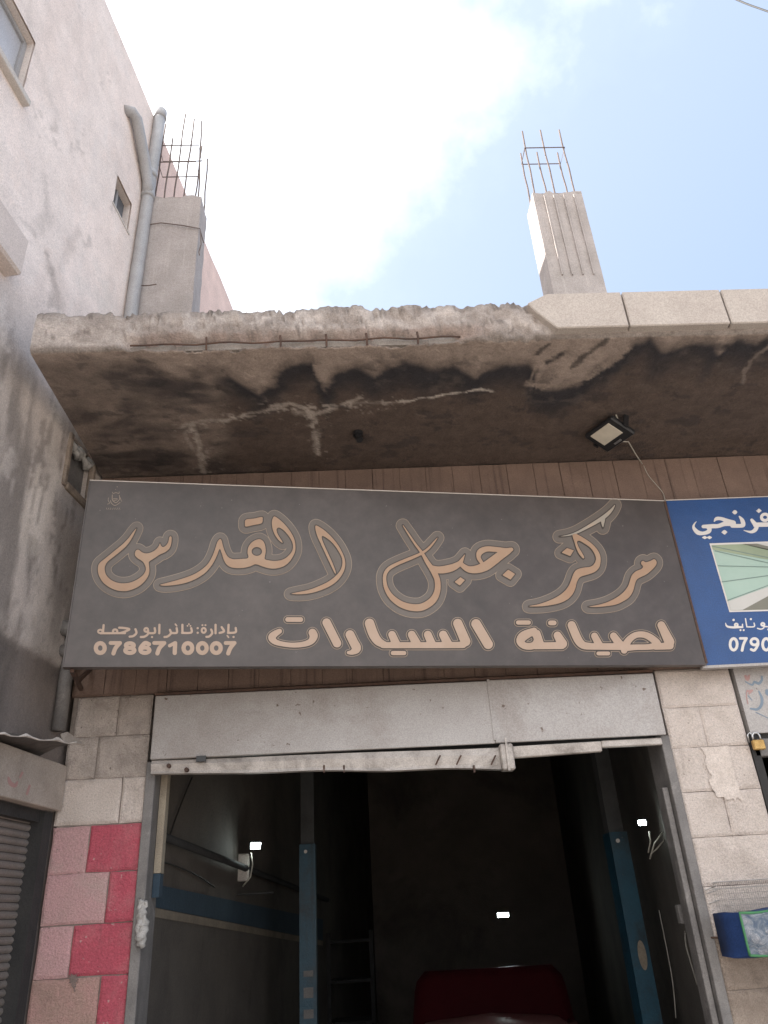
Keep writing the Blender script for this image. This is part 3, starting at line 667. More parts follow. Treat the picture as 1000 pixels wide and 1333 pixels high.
Pw[..., 2] = ZS
M['plaster'] = attr_mat('stained_plaster', 'stain', mult=5, bscale=40, bdist=0.012, rough=0.95, fine=0.45)
grid_mesh('wall', Pw, M['plaster'], NB, mask=keep, attr={'stain': Cw})
# body behind the wall: street face, rear, roof
MB().slab(WALL, -2.6, -2.45, GZ, 7.2, -8.0, -0.02).build('street_wall', M['sill'], NB)
MB().slab(WALL, 4.3, 4.48, GZ, 7.2, -8.0, -0.02).build('rear_wall', M['sill'], NB)
MB().slab(WALL, -2.6, 4.48, 7.05, 7.19, -8.0, -0.02).build('roof', M['sill'], NB)
M['reveal'] = surf('window_reveal', (0.66, 0.585, 0.54), (0.58, 0.51, 0.47), scale=8)
def opening(i, depth, mats, extra=None):
    a, b_, c, d = snap[i]
    w = thing_part('window')
    r_ = MB()
    o1, o0 = 0.0, -depth
    t = 0.03
    r_.slab(WALL, a-t, a, c-t, d+t, o0, o1); r_.slab(WALL, b_, b_+t, c-t, d+t, o0, o1)
    r_.slab(WALL, a+0.0005, b_-0.0005, c-t, c, o0, o1); r_.slab(WALL, a+0.0005, b_-0.0005, d, d+t, o0, o1)
    return a, b_, c, d, r_
def thing_part(name): return name
def wpart(name, mb, mt, parent, **k): return mb.build(name, mt, parent, **k)
# large upper window
a, b_, c, d, r_ = opening(0, 0.10, None); W0 = r_.build('window', M['reveal'], NB)
MB().slab(WALL, a, b_, c, d, -0.06, -0.05).build('pane', M['winpane'], W0)
f_ = MB(); f_.slab(WALL, b_-0.03, b_-0.001, c, d, -0.049, -0.035); f_.slab(WALL, a, b_-0.031, d-0.03, d-0.001, -0.049, -0.035); f_.build('frame', M['pipe'], W0)
MB().slab(WALL, a-0.1, b_+0.03, c-0.045, c-0.004, -0.01, 0.05).build('sill', M['sill'], W0, bevel=0.004)
# little vent window
a, b_, c, d, r_ = opening(1, 0.14, None); W1 = r_.build('window', M['reveal'], NB)
MB().slab(WALL, a, b_, c, d, -0.055, -0.045).build('pane', M['glass'], W1)
MB().slab(WALL, (a+b_)/2-0.012, (a+b_)/2+0.012, c, d, -0.0445, -0.035).build('frame', M['pipe'], W1)
MB().slab(WALL, a-0.01, b_+0.015, c-0.02, c-0.003, 0.0, 0.018).build('sill', M['sill'], W1)
# boarded window behind the sign
a, b_, c, d, r_ = opening(2, 0.12, None); W2 = r_.build('window', M['reveal'], NB)
MB().slab(WALL, a, b_, c, d, -0.05, -0.03).build('pane', M['greyboard'], W2)
f_ = MB()
f_.slab(WALL, a-0.012, a+0.022, c-0.01, d, 0.0, 0.028); f_.slab(WALL, a+0.023, b_+0.02, c-0.018, c+0.024, 0.0, 0.03); f_.slab(WALL, b_-0.012, b_+0.02, c+0.025, d, 0.0, 0.034)
f_.build('frame', M['wood'], W2, bevel=0.006)
rg = MB()
for k in range(7):
    u = a+0.04+0.2*k/6; z = d-0.03-0.02*math.sin(k*1.7)
    rg.tube([WALL.pt(u-0.02, z, 0.0), WALL.pt(u+0.015, z-0.025, 0.015), WALL.pt(u+0.04, z-0.05+0.02*math.sin(k*3), 0.0)], [0.012, 0.02, 0.010], 7)
tag(rg.build('rag', M['rag'], None, smooth=True), 'white rag stuffed in the top of the boarded window behind the dark sign', 'rag')
# ledge (balcony slab end) at the far left
LGP = Plane(tuple(WALL.A+WALL.n*0.09), tuple(WALL.A+WALL.n*0.09+WALL.d))
lu, lz = LGP.uv(29, 360); lz2 = LGP.uv(0, 256)[1]
M['ledge'] = surf('plastered_ledge', (0.62, 0.535, 0.49), (0.53, 0.455, 0.415), (0.3, 0.25, 0.22), 5)
MB().slab(WALL, -2.55, lu, lz, lz2, -0.02, 0.09).build('ledge', M['ledge'], NB, bevel=0.012)
# drain pipe
def wp(u, z, o): return WALL.pt(u, z, o)
DP = MB().tube([wp(0.015, 4.1, 0.055), wp(0.015, 5.3, 0.055), wp(0.04, 6.5, 0.055), wp(0.05, 6.9, 0.055), wp(0.06, 7.27, 0.055)], 0.042, 14).build('drain_pipe', M['pipe'], NB, smooth=True)
MB().tube([wp(-0.36, 6.70, 0.0), wp(-0.335, 6.71, 0.05), wp(-0.29, 6.70, 0.062), wp(-0.20, 6.62, 0.062), wp(-0.08, 6.50, 0.06), wp(0.0, 6.40, 0.058), wp(0.03, 6.28, 0.056)], 0.040, 14).build('pipe_branch', M['pipe'], DP, smooth=True)
for z in (6.30, 6.52): MB().tube([wp(0.03, z-0.03, 0.055), wp(0.035, z+0.03, 0.055)], 0.047, 14).build('pipe_collar', M['pipe'], DP, smooth=True)
MB().tube([wp(0.06, 7.20, 0.055), wp(0.06, 7.29, 0.055)], 0.048, 14).build('pipe_collar', M['pipe'], DP, smooth=True)
LP = MB().tube([wp(-0.10, 2.48, 0.03), wp(-0.10, 2.93, 0.03)], 0.032, 12).build('drain_pipe', M['rail'], NB, smooth=True)
MB().tube([wp(-0.16, 2.97, 0.0), wp(-0.13, 2.965, 0.05), wp(-0.10, 2.94, 0.04), wp(-0.10, 2.88, 0.03)], 0.042, 10).build('pipe_elbow', M['rail'], LP, smooth=True)
MB().tube([wp(-0.14, 2.86, 0.0), wp(-0.12, 2.85, 0.06), wp(-0.10, 2.82, 0.05)], 0.03, 10).build('pipe_elbow', M['rail'], LP, smooth=True)
# shop front in that wall: cream box, bent tin awning, roller shutter
MB().slab(WALL, -2.2, 0.03, 2.085, 2.14, -0.074, -0.012).build('shutter_head', M['dark'], NB)
MB().slab(WALL, -2.2, -0.004, 2.135, 2.335, 0.0, 0.05).build('shutter_box', M['boxl'], NB, bevel=0.004)
RS = MB().slab(WALL, -2.3, 0.02, GZ, 2.30, -0.10, -0.075).build('roller_shutter', M['dark'], NB)
z = 2.12; sm = None
while z > GZ+0.05:
    if sm is None:
        pf = [(-0.058, 0.0), (-0.050, 0.006), (-0.046, 0.015), (-0.050, 0.024), (-0.058, 0.030)]
        mb = MB(); vs = []
        for u in (-2.19, -0.035):
            vs += [WALL.pt(u, zz, oo) for oo, zz in pf]
        mb.add(vs, [(i, i+1, i+6, i+5) for i in range(4)])
        sl_ = mb.build('slat', M['slat'], RS, smooth=True); sm = sl_.data; sl_.location.z += z-0.04
    else:
        o = sl_.copy(); COL.objects.link(o); o.location.z = z-0.04+(0)
    z -= 0.0315
MB().slab(WALL, -0.075, -0.004, GZ, 2.13, -0.06, 0.01).build('guide_rail', M['dark'], NB)
nA = 30
OPL = Plane(tuple(WALL.A+WALL.n*0.17), tuple(WALL.A+WALL.n*0.17+WALL.d))
(ua0, za0), (ua1, za1) = OPL.uv(0, 957), OPL.uv(97, 969)
sl0 = (za1-za0)/(ua1-ua0)
ua = np.linspace(ua0-0.9, ua1, nA)
mb = MB(); vs = []
rj = np.random.default_rng(3).normal(0, 0.006, nA)
for i, u in enumerate(ua):
    zo = za0+sl0*(u-ua0)
    w1 = rj[i]
    uin = min(u, -0.012)
    vs += [wp(uin, 2.345, 0.004), wp(uin*0.5+u*0.5, (2.345+zo)/2+0.012+w1*0.5, 0.09), wp(u, zo+w1, 0.17+0.004*math.sin(i*3.3))]
fs = []
for i in range(nA-1):
    for k in range(2): fs.append((i*3+k, (i+1)*3+k, (i+1)*3+k+1, i*3+k+1))
AW = mb.add(vs, fs)
AW = AW.build('awning', M['sheet'], NB, normals=False)
md = AW.modifiers.new('thick', 'SOLIDIFY'); md.thickness = 0.004
ed_ = [wp(u, za0+sl0*(u-ua0)+rj[i]+0.003, 0.172+0.004*math.sin(i*3.3)) for i, u in enumerate(ua)]
MB().tube(ed_, [0.0015+0.004*abs(r_)/0.006 for r_ in rj], 5).build('frayed_edge', M['sill'], AW)
tz = lambda u: za0+sl0*(u-ua0)
MB().add([wp(-0.30, tz(-0.30)+.004, 0.172), wp(-0.10, tz(-0.10)+.004, 0.172), wp(-0.235, tz(-.235)+0.055, 0.15), wp(-0.27, tz(-.27)+0.045, 0.14), wp(-0.30, tz(-0.30), 0.168), wp(-0.10, tz(-0.10), 0.168), wp(-0.235, tz(-.235)+0.051, 0.146), wp(-0.27, tz(-.27)+0.041, 0.136)], [(0,1,2,3),(7,6,5,4),(0,4,5,1),(1,5,6,2),(2,6,7,3),(3,7,4,0)]).build('curled_tin', M['boxl'], AW)

# ================================================================== LETTERING ENGINE (flat print cut as thin sheets)
def spline(pts, closed=True, k=4):
    p = np.array(pts, float); n = len(p); out = []
    rngi = range(n if closed else n-1)
    for i in rngi:
        if closed: a, b, c, d = p[i-1], p[i], p[(i+1) % n], p[(i+2) % n]
        else: a, b, c, d = p[max(i-1, 0)], p[i], p[i+1], p[min(i+2, n-1)]
        for t in np.arange(k)/k:
            out.append(0.5*((2*b)+(-a+c)*t+(2*a-5*b+4*c-d)*t*t+(-a+3*b-3*c+d)*t**3))
    if not closed: out.append(p[-1])
    return np.array(out)
class Glyphs:
    """shapes in photograph pixels; signed distance field, then contours at chosen offsets"""
    def __init__(s, org, sc): s.org, s.sc, s.sh = org, sc, []
    def px(s, pts): a = np.array(pts, float); a[:, 0] = a[:, 0]/s.sc+s.org[0]; a[:, 1] = a[:, 1]/s.sc+s.org[1]; return a
    def at(s, org, sc): s.org, s.sc = org, sc; return s
    def poly(s, pts, smooth=True, sub=False):
        p = s.px([q[:2] for q in pts]); s.sh.append(('p', spline(p) if smooth else p, sub)); return s
    def stroke(s, pts, w=None, smooth=True):
        a = np.array([(q[0], q[1], (q[2] if len(q) > 2 else w)) for q in pts], float)
        a[:, :2] = s.px(a[:, :2]); a[:, 2] /= 2*s.sc
        if smooth and len(a) > 2: a = spline(a, False)
        s.sh.append(('s', a, False)); return s
    def ring(s, cx, cy, rx, ry, w):
        return s.stroke([(cx+rx*math.cos(t), cy+ry*math.sin(t), w) for t in np.linspace(0, 2*math.pi, 17)], smooth=False)
    def field(s, pad, res):
        allp = np.vstack([a[1][:, :2] for a in s.sh]); rad = max([a[1][:, 2].max() for a in s.sh if a[0] == 's'] + [0])
        lo = allp.min(0)-pad-rad-2; hi = allp.max(0)+pad+rad+2
        gx = np.arange(lo[0], hi[0], res); gy = np.arange(lo[1], hi[1], res)
        F = np.full((len(gx), len(gy)), 50.0)
        for kind, a, sub in s.sh:
            r_ = a[:, 2].max() if kind == 's' else 0
            l2 = a[:, :2].min(0)-pad-r_-1.5; h2 = a[:, :2].max(0)+pad+r_+1.5
            i0, i1 = np.searchsorted(gx, [l2[0], h2[0]]); j0, j1 = np.searchsorted(gy, [l2[1], h2[1]])
            X, Y = np.meshgrid(gx[i0:i1], gy[j0:j1], indexing='ij'); D = np.full(X.shape, 50.0)
            if kind == 's':
                for q0, q1 in zip(a[:-1], a[1:]) if len(a) > 1 else [(a[0], a[0])]:
                    dx, dy = q1[0]-q0[0], q1[1]-q0[1]; L = dx*dx+dy*dy+1e-9
                    t = np.clip(((X-q0[0])*dx+(Y-q0[1])*dy)/L, 0, 1)
                    D = np.minimum(D, np.hypot(X-q0[0]-t*dx, Y-q0[1]-t*dy)-(q0[2]+t*(q1[2]-q0[2])))
            else:
                ins = np.zeros(X.shape, bool)
                for q0, q1 in zip(a, np.roll(a, -1, 0)):
                    dx, dy = q1[0]-q0[0], q1[1]-q0[1]; L = dx*dx+dy*dy+1e-9
                    t = np.clip(((X-q0[0])*dx+(Y-q0[1])*dy)/L, 0, 1)
                    D = np.minimum(D, np.hypot(X-q0[0]-t*dx, Y-q0[1]-t*dy))
                    cr = (q0[1] > Y) != (q1[1] > Y)
                    ins ^= cr & (X < dx*(Y-q0[1])/(dy if abs(dy) > 1e-9 else 1e-9)+q0[0])
                D = np.where(ins, -D, D)
            V = F[i0:i1, j0:j1]
            F[i0:i1, j0:j1] = np.maximum(V, -D) if sub else np.minimum(V, D)
        return gx, gy, F
def contours(gx, gy, F, lev):
    G = F-lev; ins = G < 0; segs = {}
    nx, ny = F.shape
    cs = ins[:-1, :-1]*1+ins[1:, :-1]*2+ins[1:, 1:]*4+ins[:-1, 1:]*8
    I, J = np.where((cs > 0) & (cs < 15)); pts = {}
    def ept(e):
        if e not in pts:
            i, j, h = e
            i2, j2 = (i+1, j) if h == 0 else (i, j+1)
            a, b = G[i, j], G[i2, j2]; t = a/(a-b)
            pts[e] = (gx[i]+(gx[i2]-gx[i])*t, gy[j]+(gy[j2]-gy[j])*t)
        return pts[e]
    adj = {}
    tab = {1:[(3,0)],2:[(0,1)],3:[(3,1)],4:[(1,2)],5:[(3,0),(1,2)],6:[(0,2)],7:[(3,2)],8:[(2,3)],9:[(2,0)],10:[(0,1),(2,3)],11:[(2,1)],12:[(1,3)],13:[(1,0)],14:[(0,3)]}
    for i, j in zip(I.tolist(), J.tolist()):
        E_ = ((i, j, 0), (i+1, j, 1), (i, j+1, 0), (i, j, 1))
        for a, b in tab[int(cs[i, j])]:
            adj.setdefault(E_[a], []).append(E_[b]); adj.setdefault(E_[b], []).append(E_[a])
    loops = []; seen = set()
    for st_ in adj:
        if st_ in seen: continue
        lp = [st_]; seen.add(st_); cur = st_
        while True:
            nx_ = [e for e in adj[cur] if e not in seen]
            if not nx_: break
            cur = nx_[0]; seen.add(cur); lp.append(cur)
        if len(lp) > 6: loops.append(np.array([ept(e) for e in lp]))
    return loops
def simplify(lp, step):
    # drop points closer than step along the loop, smoothing a little
    q = (np.roll(lp, 1, 0)+2*lp+np.roll(lp, -1, 0))/4; out = [q[0]]
    for a in q[1:]:
        if np.hypot(*(a-out[-1])) >= step: out.append(a)
    return np.array(out)
def sheet_from_loops(name, loops, plane, off, mat, parent, step=0.7):
    cu = bpy.data.curves.new(name, 'CURVE'); cu.dimensions = '2D'; cu.fill_mode = 'FRONT'
    for lp in loops:
        l2 = simplify(lp, step)
        if len(l2) < 4: continue
        uv = [plane.uv(a, b) for a, b in l2]
        s = cu.splines.new('POLY'); s.points.add(len(uv)-1); s.use_cyclic_u = True
        for k, (u, z) in enumerate(uv): s.points[k].co = (u, z, 0, 1)
    tmp = bpy.data.objects.new(name, cu); me = bpy.data.meshes.new_from_object(tmp)
    n = len(me.vertices); cbuf = np.zeros(n*3); me.vertices.foreach_get('co', cbuf); cbuf = cbuf.reshape(-1, 3)
    outv = np.zeros_like(cbuf)
    outv[:, 0] = plane.A[0]+plane.d[0]*cbuf[:, 0]+plane.n[0]*off
    outv[:, 1] = plane.A[1]+plane.d[1]*cbuf[:, 0]+plane.n[1]*off
    outv[:, 2] = cbuf[:, 1]
    me.vertices.foreach_set('co', outv.ravel()); me.update()
    me.name = name; me.materials.clear(); me.materials.append(mat)
    bpy.data.objects.remove(tmp); bpy.data.curves.remove(cu)
    return link(name, me, parent)
def print_word(g_, plane, parent, layers, name='word', res=0.42, base=0.0, step=0.7):
    gx, gy, F = g_.field(max(l[0] for l in layers)+1.5, res)
    root = None
    for k, (lev, mat, nm) in enumerate(layers[::-1]):       # top layer is the word itself, the others are its children
        off = base+0.0012*(len(layers)-k)
        lp = contours(gx, gy, F, lev)
        o = sheet_from_loops(name if root is None else nm, lp, plane, off, mat, root or parent, step)
        root = root or o
    return root

# ================================================================== DARK SHOP SIGN
SG = thing('shop_sign', 'long dark grey signboard with orange Arabic lettering above the open garage door', 'shop sign', tuple(SIGN.pt(1.5, 2.65)))
mt, nt, b = mat_new('faded_grey_banner')
v = geo_pos(nt)
n1 = noise_node(nt, 3.0, 7, 0.65, v)
col = ramp(nt, n1.outputs['Fac'], [(0.33, (0.056, 0.045, 0.040)), (0.66, (0.083, 0.068, 0.062))])
vd = geo_pos(nt, (1.0, 1.0, 1.0), (0, R(38), 0))
vd2 = nt.nodes.new('ShaderNodeMapping'); vd2.inputs['Scale'].default_value = (1.1, 1, 7.0); nt.links.new(vd, vd2.inputs[0])
n2 = noise_node(nt, 1.5, 4, 0.5, vd2.outputs[0])
st_m = ramp(nt, n2.outputs['Fac'], [(0.50, (0, 0, 0)), (0.68, (0.5,)*3)])
sx_ = nt.nodes.new('ShaderNodeSeparateXYZ'); nt.links.new(geo_pos(nt), sx_.inputs[0])
rx_ = ramp(nt, sx_.outputs['X'], [(0.05, (0.15,)*3), (0.75, (1, 1, 1))])
st_m = mixc(nt, 1.0, st_m, rx_, 'MULTIPLY')
n9 = noise_node(nt, 13, 8, 0.7, geo_pos(nt)); col = mixc(nt, 1.0, col, ramp(nt, n9.outputs['Fac'], [(0.3, (0.82,)*3), (0.7, (1.18,)*3)]), 'MULTIPLY')
col = mixc(nt, st_m, col, (0.060, 0.046, 0.042))
n5 = noise_node(nt, 60, 2, 0.5, v); s5 = ramp(nt, n5.outputs['Fac'], [(0.76, (0, 0, 0)), (0.79, (0.6,)*3)])
col = mixc(nt, s5, col, (0.3, 0.27, 0.25))
nt.links.new(col, b.inputs['Base Color']); b.inputs['Roughness'].default_value = 0.42
n3 = noise_node(nt, 3.5, 3, 0.5, v); bump(nt, b, n3.outputs['Fac'], 0.02, 0.25)
M['banner'] = mt
ULEN = 3.018
BO = MB().slab(SIGN, 0.0, ULEN, 2.652, 3.572, -0.035, 0.0).build('board', M['banner'], SG)
MB().slab(SIGN, -0.004, ULEN+0.004, 3.5725, 3.5765, -0.036, 0.003).build('edge_strip', M['signframe'], SG)
MB().slab(SIGN, -0.004, ULEN+0.004, 2.643, 2.6515, -0.036, 0.003).build('edge_strip', M['banner'], SG)
MB().slab(SIGN, -0.006, -0.0005, 2.652, 3.572, -0.036, 0.003).build('edge_strip', M['banner'], SG)
MB().slab(SIGN, ULEN+0.0005, ULEN+0.012, 2.652, 3.572, -0.036, 0.003).build('edge_strip', M['rust'], SG)
# bracket carrying the outer end
def bar(name, a, b_, w, mt, par):
    MB().tube([a, b_], w, 4).build(name, mt, par)
q = SIGN.pt(0.03, 2.64, -0.05); q2 = SIGN.pt(0.06, 3.0, -0.05)
e1 = on_y(106, 897, -0.022); e0 = SIGN.pt(SIGN.uv(87, 862)[0]+0.02, 2.638, -0.03); em = e0.lerp(Vector(e1), 0.55)
bar('bracket_arm', e0, e1, 0.012, M['rust'], SG)
bar('bracket_arm', em, on_y(118, 871, -0.022), 0.012, M['rust'], SG)
bar('bracket_arm', (q.x, q.y, 3.5), (-1.27, -0.03, 3.5), 0.014, M['rust'], SG)
bar('bracket_arm', SIGN.pt(2.95, 2.8, -0.036), (1.70, -0.015, 2.8), 0.012, M['rust'], SG)
bar('bracket_arm', SIGN.pt(2.95, 3.4, -0.036), (1.70, -0.015, 3.4), 0.012, M['rust'], SG)
def print_mat(name, lo, hi, scale=4.0, rough=0.5):
    mt, nt, b = mat_new(name); n = noise_node(nt, scale, 6, 0.65, geo_pos(nt))
    c_ = ramp(nt, n.outputs['Fac'], [(0.32, lo), (0.68, hi)]); nt.links.new(c_, b.inputs['Base Color']); b.inputs['Roughness'].default_value = rough; return mt
M['l_gold'] = print_mat('print_gold_line', (0.25, 0.185, 0.135), (0.31, 0.24, 0.18))
M['l_halo'] = print_mat('print_halo', (0.118, 0.096, 0.080), (0.140, 0.117, 0.100))
M['l_dark'] = print_mat('print_dark_line', (0.045, 0.033, 0.026), (0.056, 0.042, 0.034))
M['l_org'] = print_mat('print_orange', (0.34, 0.205, 0.125), (0.37, 0.25, 0.165), 7)
M['l_pale'] = print_mat('print_pale_grey', (0.30, 0.29, 0.25), (0.42, 0.32, 0.24), 9)
M['l_peach'] = print_mat('print_peach', (0.38, 0.27, 0.195), (0.43, 0.31, 0.235), 7)
BIG = [(8.4, M['l_gold'], 'outline'), (7.6, M['l_halo'], 'halo'), (0.95, M['l_dark'], 'outline'), (-0.35, M['l_org'], 'word')]
A_, B_, C_, D_ = (110, 640), (290, 640), (480, 650), (670, 640)
def w_al_quds():
    g = Glyphs(A_, 5.0)
    g.poly([(342,238),(325,280),(300,325),(268,365),(230,398),(190,430),(155,458),(138,485),(135,515),(145,545),(170,572),(205,590),(250,598),(300,592),(345,572),(380,545),(398,515),(395,485),(378,458),(350,440),(330,420),(328,400),(338,382),(355,380),(375,395),(400,403),(430,398),(460,382),(482,358),(492,335),(500,352),(512,362),(530,352),(545,330),(552,298),(562,292),(570,300),(568,335),(560,365),(545,385),(520,402),(495,412),(465,432),(440,448),(422,462),(424,490),(425,520),(418,550),(400,580),(370,610),(335,632),(290,648),(250,652),(205,645),(160,625),(125,598),(100,562),(88,525),(88,490),(100,465),(130,440),(170,408),(210,375),(250,342),(290,300),(318,262)])
    g.poly([(490,608),(530,597),(590,581),(650,563),(710,540),(760,510),(800,475),(828,430),(848,380),(862,335),(880,310),(893,316),(902,350),(915,390),(935,425),(965,440),(1000,440),(1030,438),(1058,436),(1066,425),(1060,400),(1065,365),(1085,335),(1110,318),(1140,310),(1165,325),(1178,355),(1182,390),(1176,425),(1176,441),(1200,448),(1240,452),(1285,445),(1320,425),(1348,392),(1356,360),(1348,325),(1325,288),(1295,255),(1265,238),(1252,250),(1258,275),(1272,300),(1288,325),(1292,338),(1275,330),(1255,310),(1235,278),(1222,240),(1218,200),(1225,175),(1235,162),(1260,175),(1295,205),(1330,245),(1358,290),(1372,330),(1375,370),(1370,400),(1350,440),(1320,475),(1285,495),(1240,505),(1195,502),(1155,490),(1115,477),(1080,490),(1040,500),(990,502),(950,495),(922,475),(904,442),(892,405),(881,378),(868,410),(850,450),(825,490),(790,530),(745,562),(690,588),(630,605),(560,615),(510,616)])
    # the wall of 900 px between the two drawing sheets is only 180 px of photograph
    g.at(B_, 5.0)
    g.poly([(222+32*math.cos(t), 392+27*math.sin(t)) for t in np.linspace(0, 2*math.pi, 12, endpoint=False)], sub=True)
    g.poly([(150,184),(205,176),(256,166),(262,182),(254,210),(200,222),(150,232),(143,214)])
    return g
def fix_quds():
    g = w_al_quds()
    # second shape was drawn with B columns shifted by +1000; B column = photograph (px-290)*5, so shift back to A by +900
    kind, a, sub = g.sh[1]
    return g
def w_alif():
    g = Glyphs(B_, 5.0)
    g.poly([(603,222),(625,228),(665,255),(705,292),(745,340),(775,390),(795,440),(798,490),(780,540),(745,585),(700,618),(640,645),(570,665),(500,672),(440,668),(490,655),(560,640),(620,618),(680,590),(725,558),(760,520),(775,480),(775,440),(760,405),(730,358),(700,325),(665,300),(648,293),(647,310),(660,345),(690,410),(715,465),(737,525),(730,538),(700,478),(668,410),(640,350),(615,295),(602,250)])
    return g
def w_jabal():
    g = Glyphs(C_, 5.0)
    g.stroke([(222,172,8),(260,230,14),(300,290,17),(345,350,22),(380,410,30),(420,470,38),(446,530,40),(445,600,42),(415,660,48),(350,702,50),(280,706,48),(210,685,44),(150,640,38),(115,585,30),(103,530,26),(108,485,26),(135,450,26),(190,420,24),(250,395,24),(310,370,22),(350,350,20),(390,320,18),(425,280,14),(447,252,6)])
    g.stroke([(415,455,46),(455,462,48),(500,458,52),(550,444,48),(590,420,36),(612,385,18),(626,358,4)])
    g.stroke([(595,415,30),(612,435,34),(650,458,44),(700,458,54),(755,440,62),(800,410,62),(850,372,58),(900,342,46),(928,328,26)])
    g.stroke([(932,330,20),(880,334,34),(820,328,36),(765,326,38),(724,345,42),(714,380,30),(732,412,26)])
    for q in ([(596,507),(628,528),(592,566),(555,540)], [(906,458),(954,488),(922,528),(866,496)]):
        g.stroke([(sum(a for a, _ in q)/4, sum(b for _, b in q)/4, 30)]*2, smooth=False); g.poly(q, smooth=False)
    return g
def w_markaz_body():
    g = Glyphs(D_, 5.0)
    g.poly([(375,280),(400,278),(450,305),(500,340),(540,385),(558,430),(555,480),(540,510),(510,532),(460,548),(425,560),(405,590),(395,630),(380,665),(350,700),(305,725),(250,740),(180,750),(100,752),(95,745),(150,735),(210,715),(265,690),(310,660),(345,620),(365,575),(380,535),(400,510),(440,497),(490,490),(515,470),(525,440),(515,405),(490,370),(455,345),(420,325),(405,330),(410,350),(425,380),(440,405),(452,430),(445,440),(430,428),(410,400),(395,365),(385,330),(375,300)])
    g.poly([(338,368),(385,385),(360,425),(300,400)], smooth=False)
    return g
def w_markaz_top(g=None):
    g = g or Glyphs(D_, 5.0)
    g.at(D_, 5.0)
    g.stroke([(650,90,8),(630,120,20),(595,155,28),(550,187,28),(500,217,24),(450,245,20),(400,270,16),(345,287,11),(290,294,4)])
    g.stroke([(575,172,30),(572,205,24),(573,236,6)])
    return g
def w_mar():
    g = Glyphs(D_, 5.0)
    g.poly([(820,460),(835,450),(850,460),(880,452),(905,440),(922,455),(920,480),(895,510),(860,540),(820,560),(795,575),(782,605),(770,650),(745,690),(710,715),(660,738),(590,750),(520,755),(475,750),(540,738),(600,720),(660,690),(705,655),(735,615),(748,575),(760,545),(785,520),(820,505),(832,490),(820,475)])
    return g
g = w_al_quds()
# the second outline was written with sheet-B columns at +1000; the true shift is +900
k_, a_, s_ = g.sh[1]
print_word(g, SIGN, SG, BIG)
print_word(w_alif(), SIGN, SG, BIG)
print_word(w_jabal(), SIGN, SG, BIG)
gk = w_markaz_body(); gk_all = w_markaz_top(w_markaz_body())
wk = print_word(gk_all, SIGN, SG, BIG[:3]+[(-0.35, M['l_pale'], 'word')])
gx_, gy_, F_ = gk.field(2, 0.42)
sheet_from_loops('word', contours(gx_, gy_, F_, -0.35), SIGN, 0.0064, M['l_org'], SG)
print_word(w_mar(), SIGN, SG, BIG)
# second line
E_o, F_o, G_o = (330, 790), (470, 790), (660, 790)
SMALL = [(2.0, M['l_gold'], 'outline'), (1.1, M['l_dark'], 'outline'), (-0.45, M['l_peach'], 'word')]
g = Glyphs(E_o, 6.25)
g.stroke([(212,200,46),(175,222,58),(150,252,66),(180,288,50),(260,308,44),(340,313,46),(420,303,50),(470,280,58),(490,240,72),(480,212,70)])
g.stroke([(278,105,44),(385,105,44)]); g.stroke([(595,130,74),(680,298,74)])
g.stroke([(785,228,78),(815,290,78),(838,340,78),(805,370,48),(772,374,32)])
print_word(g, SIGN, SG, SMALL)
g = Glyphs(F_o, 5.263)
g.stroke([(58,115,70),(85,190,70),(120,240,62),(170,264,46)]); g.stroke([(150,264,46),(300,264,46),(500,264,46),(700,262,48)])
g.stroke([(212,192,56),(238,250,60)]); g.stroke([(347,192,58),(378,250,64)]); g.stroke([(457,192,58),(482,250,60)]); g.stroke([(562,192,60),(592,250,64)])
g.stroke([(662,115,68),(715,238,72)]); g.stroke([(218,318,34),(295,318,34)]); g.stroke([(787,118,70),(870,258,70)])
print_word(g, SIGN, SG, SMALL)
g = Glyphs(G_o, 4.348)
g.stroke([(152,138,42),(95,165,56),(74,195,48),(100,222,42),(150,220,44),(172,185,46),(150,140,42)]); g.stroke([(160,222,42),(310,220,44)])
g.stroke([(170,150,40),(190,215,44)]); g.stroke([(285,163,48),(312,210,58)]); g.stroke([(62,90,28),(122,90,28)]); g.stroke([(245,92,31),(266,92,31)])
g.stroke([(365,105,50),(400,185,52),(430,218,46),(470,224,42)]); g.stroke([(450,225,40),(640,226,42)]); g.stroke([(494,166,42),(520,215,46)]); g.stroke([(602,166,44),(638,215,50)])
g.stroke([(516,265,26),(572,265,26)])
g.stroke([(662,248,40),(668,222,46),(692,185,42),(730,160,38),(780,160,40),(825,185,44),(850,215,44),(800,228,36),(720,230,36),(662,236,40)])
g.stroke([(872,105,48),(918,200,60)]); g.stroke([(840,226,40),(922,222,44)])
print_word(g, SIGN, SG, SMALL)
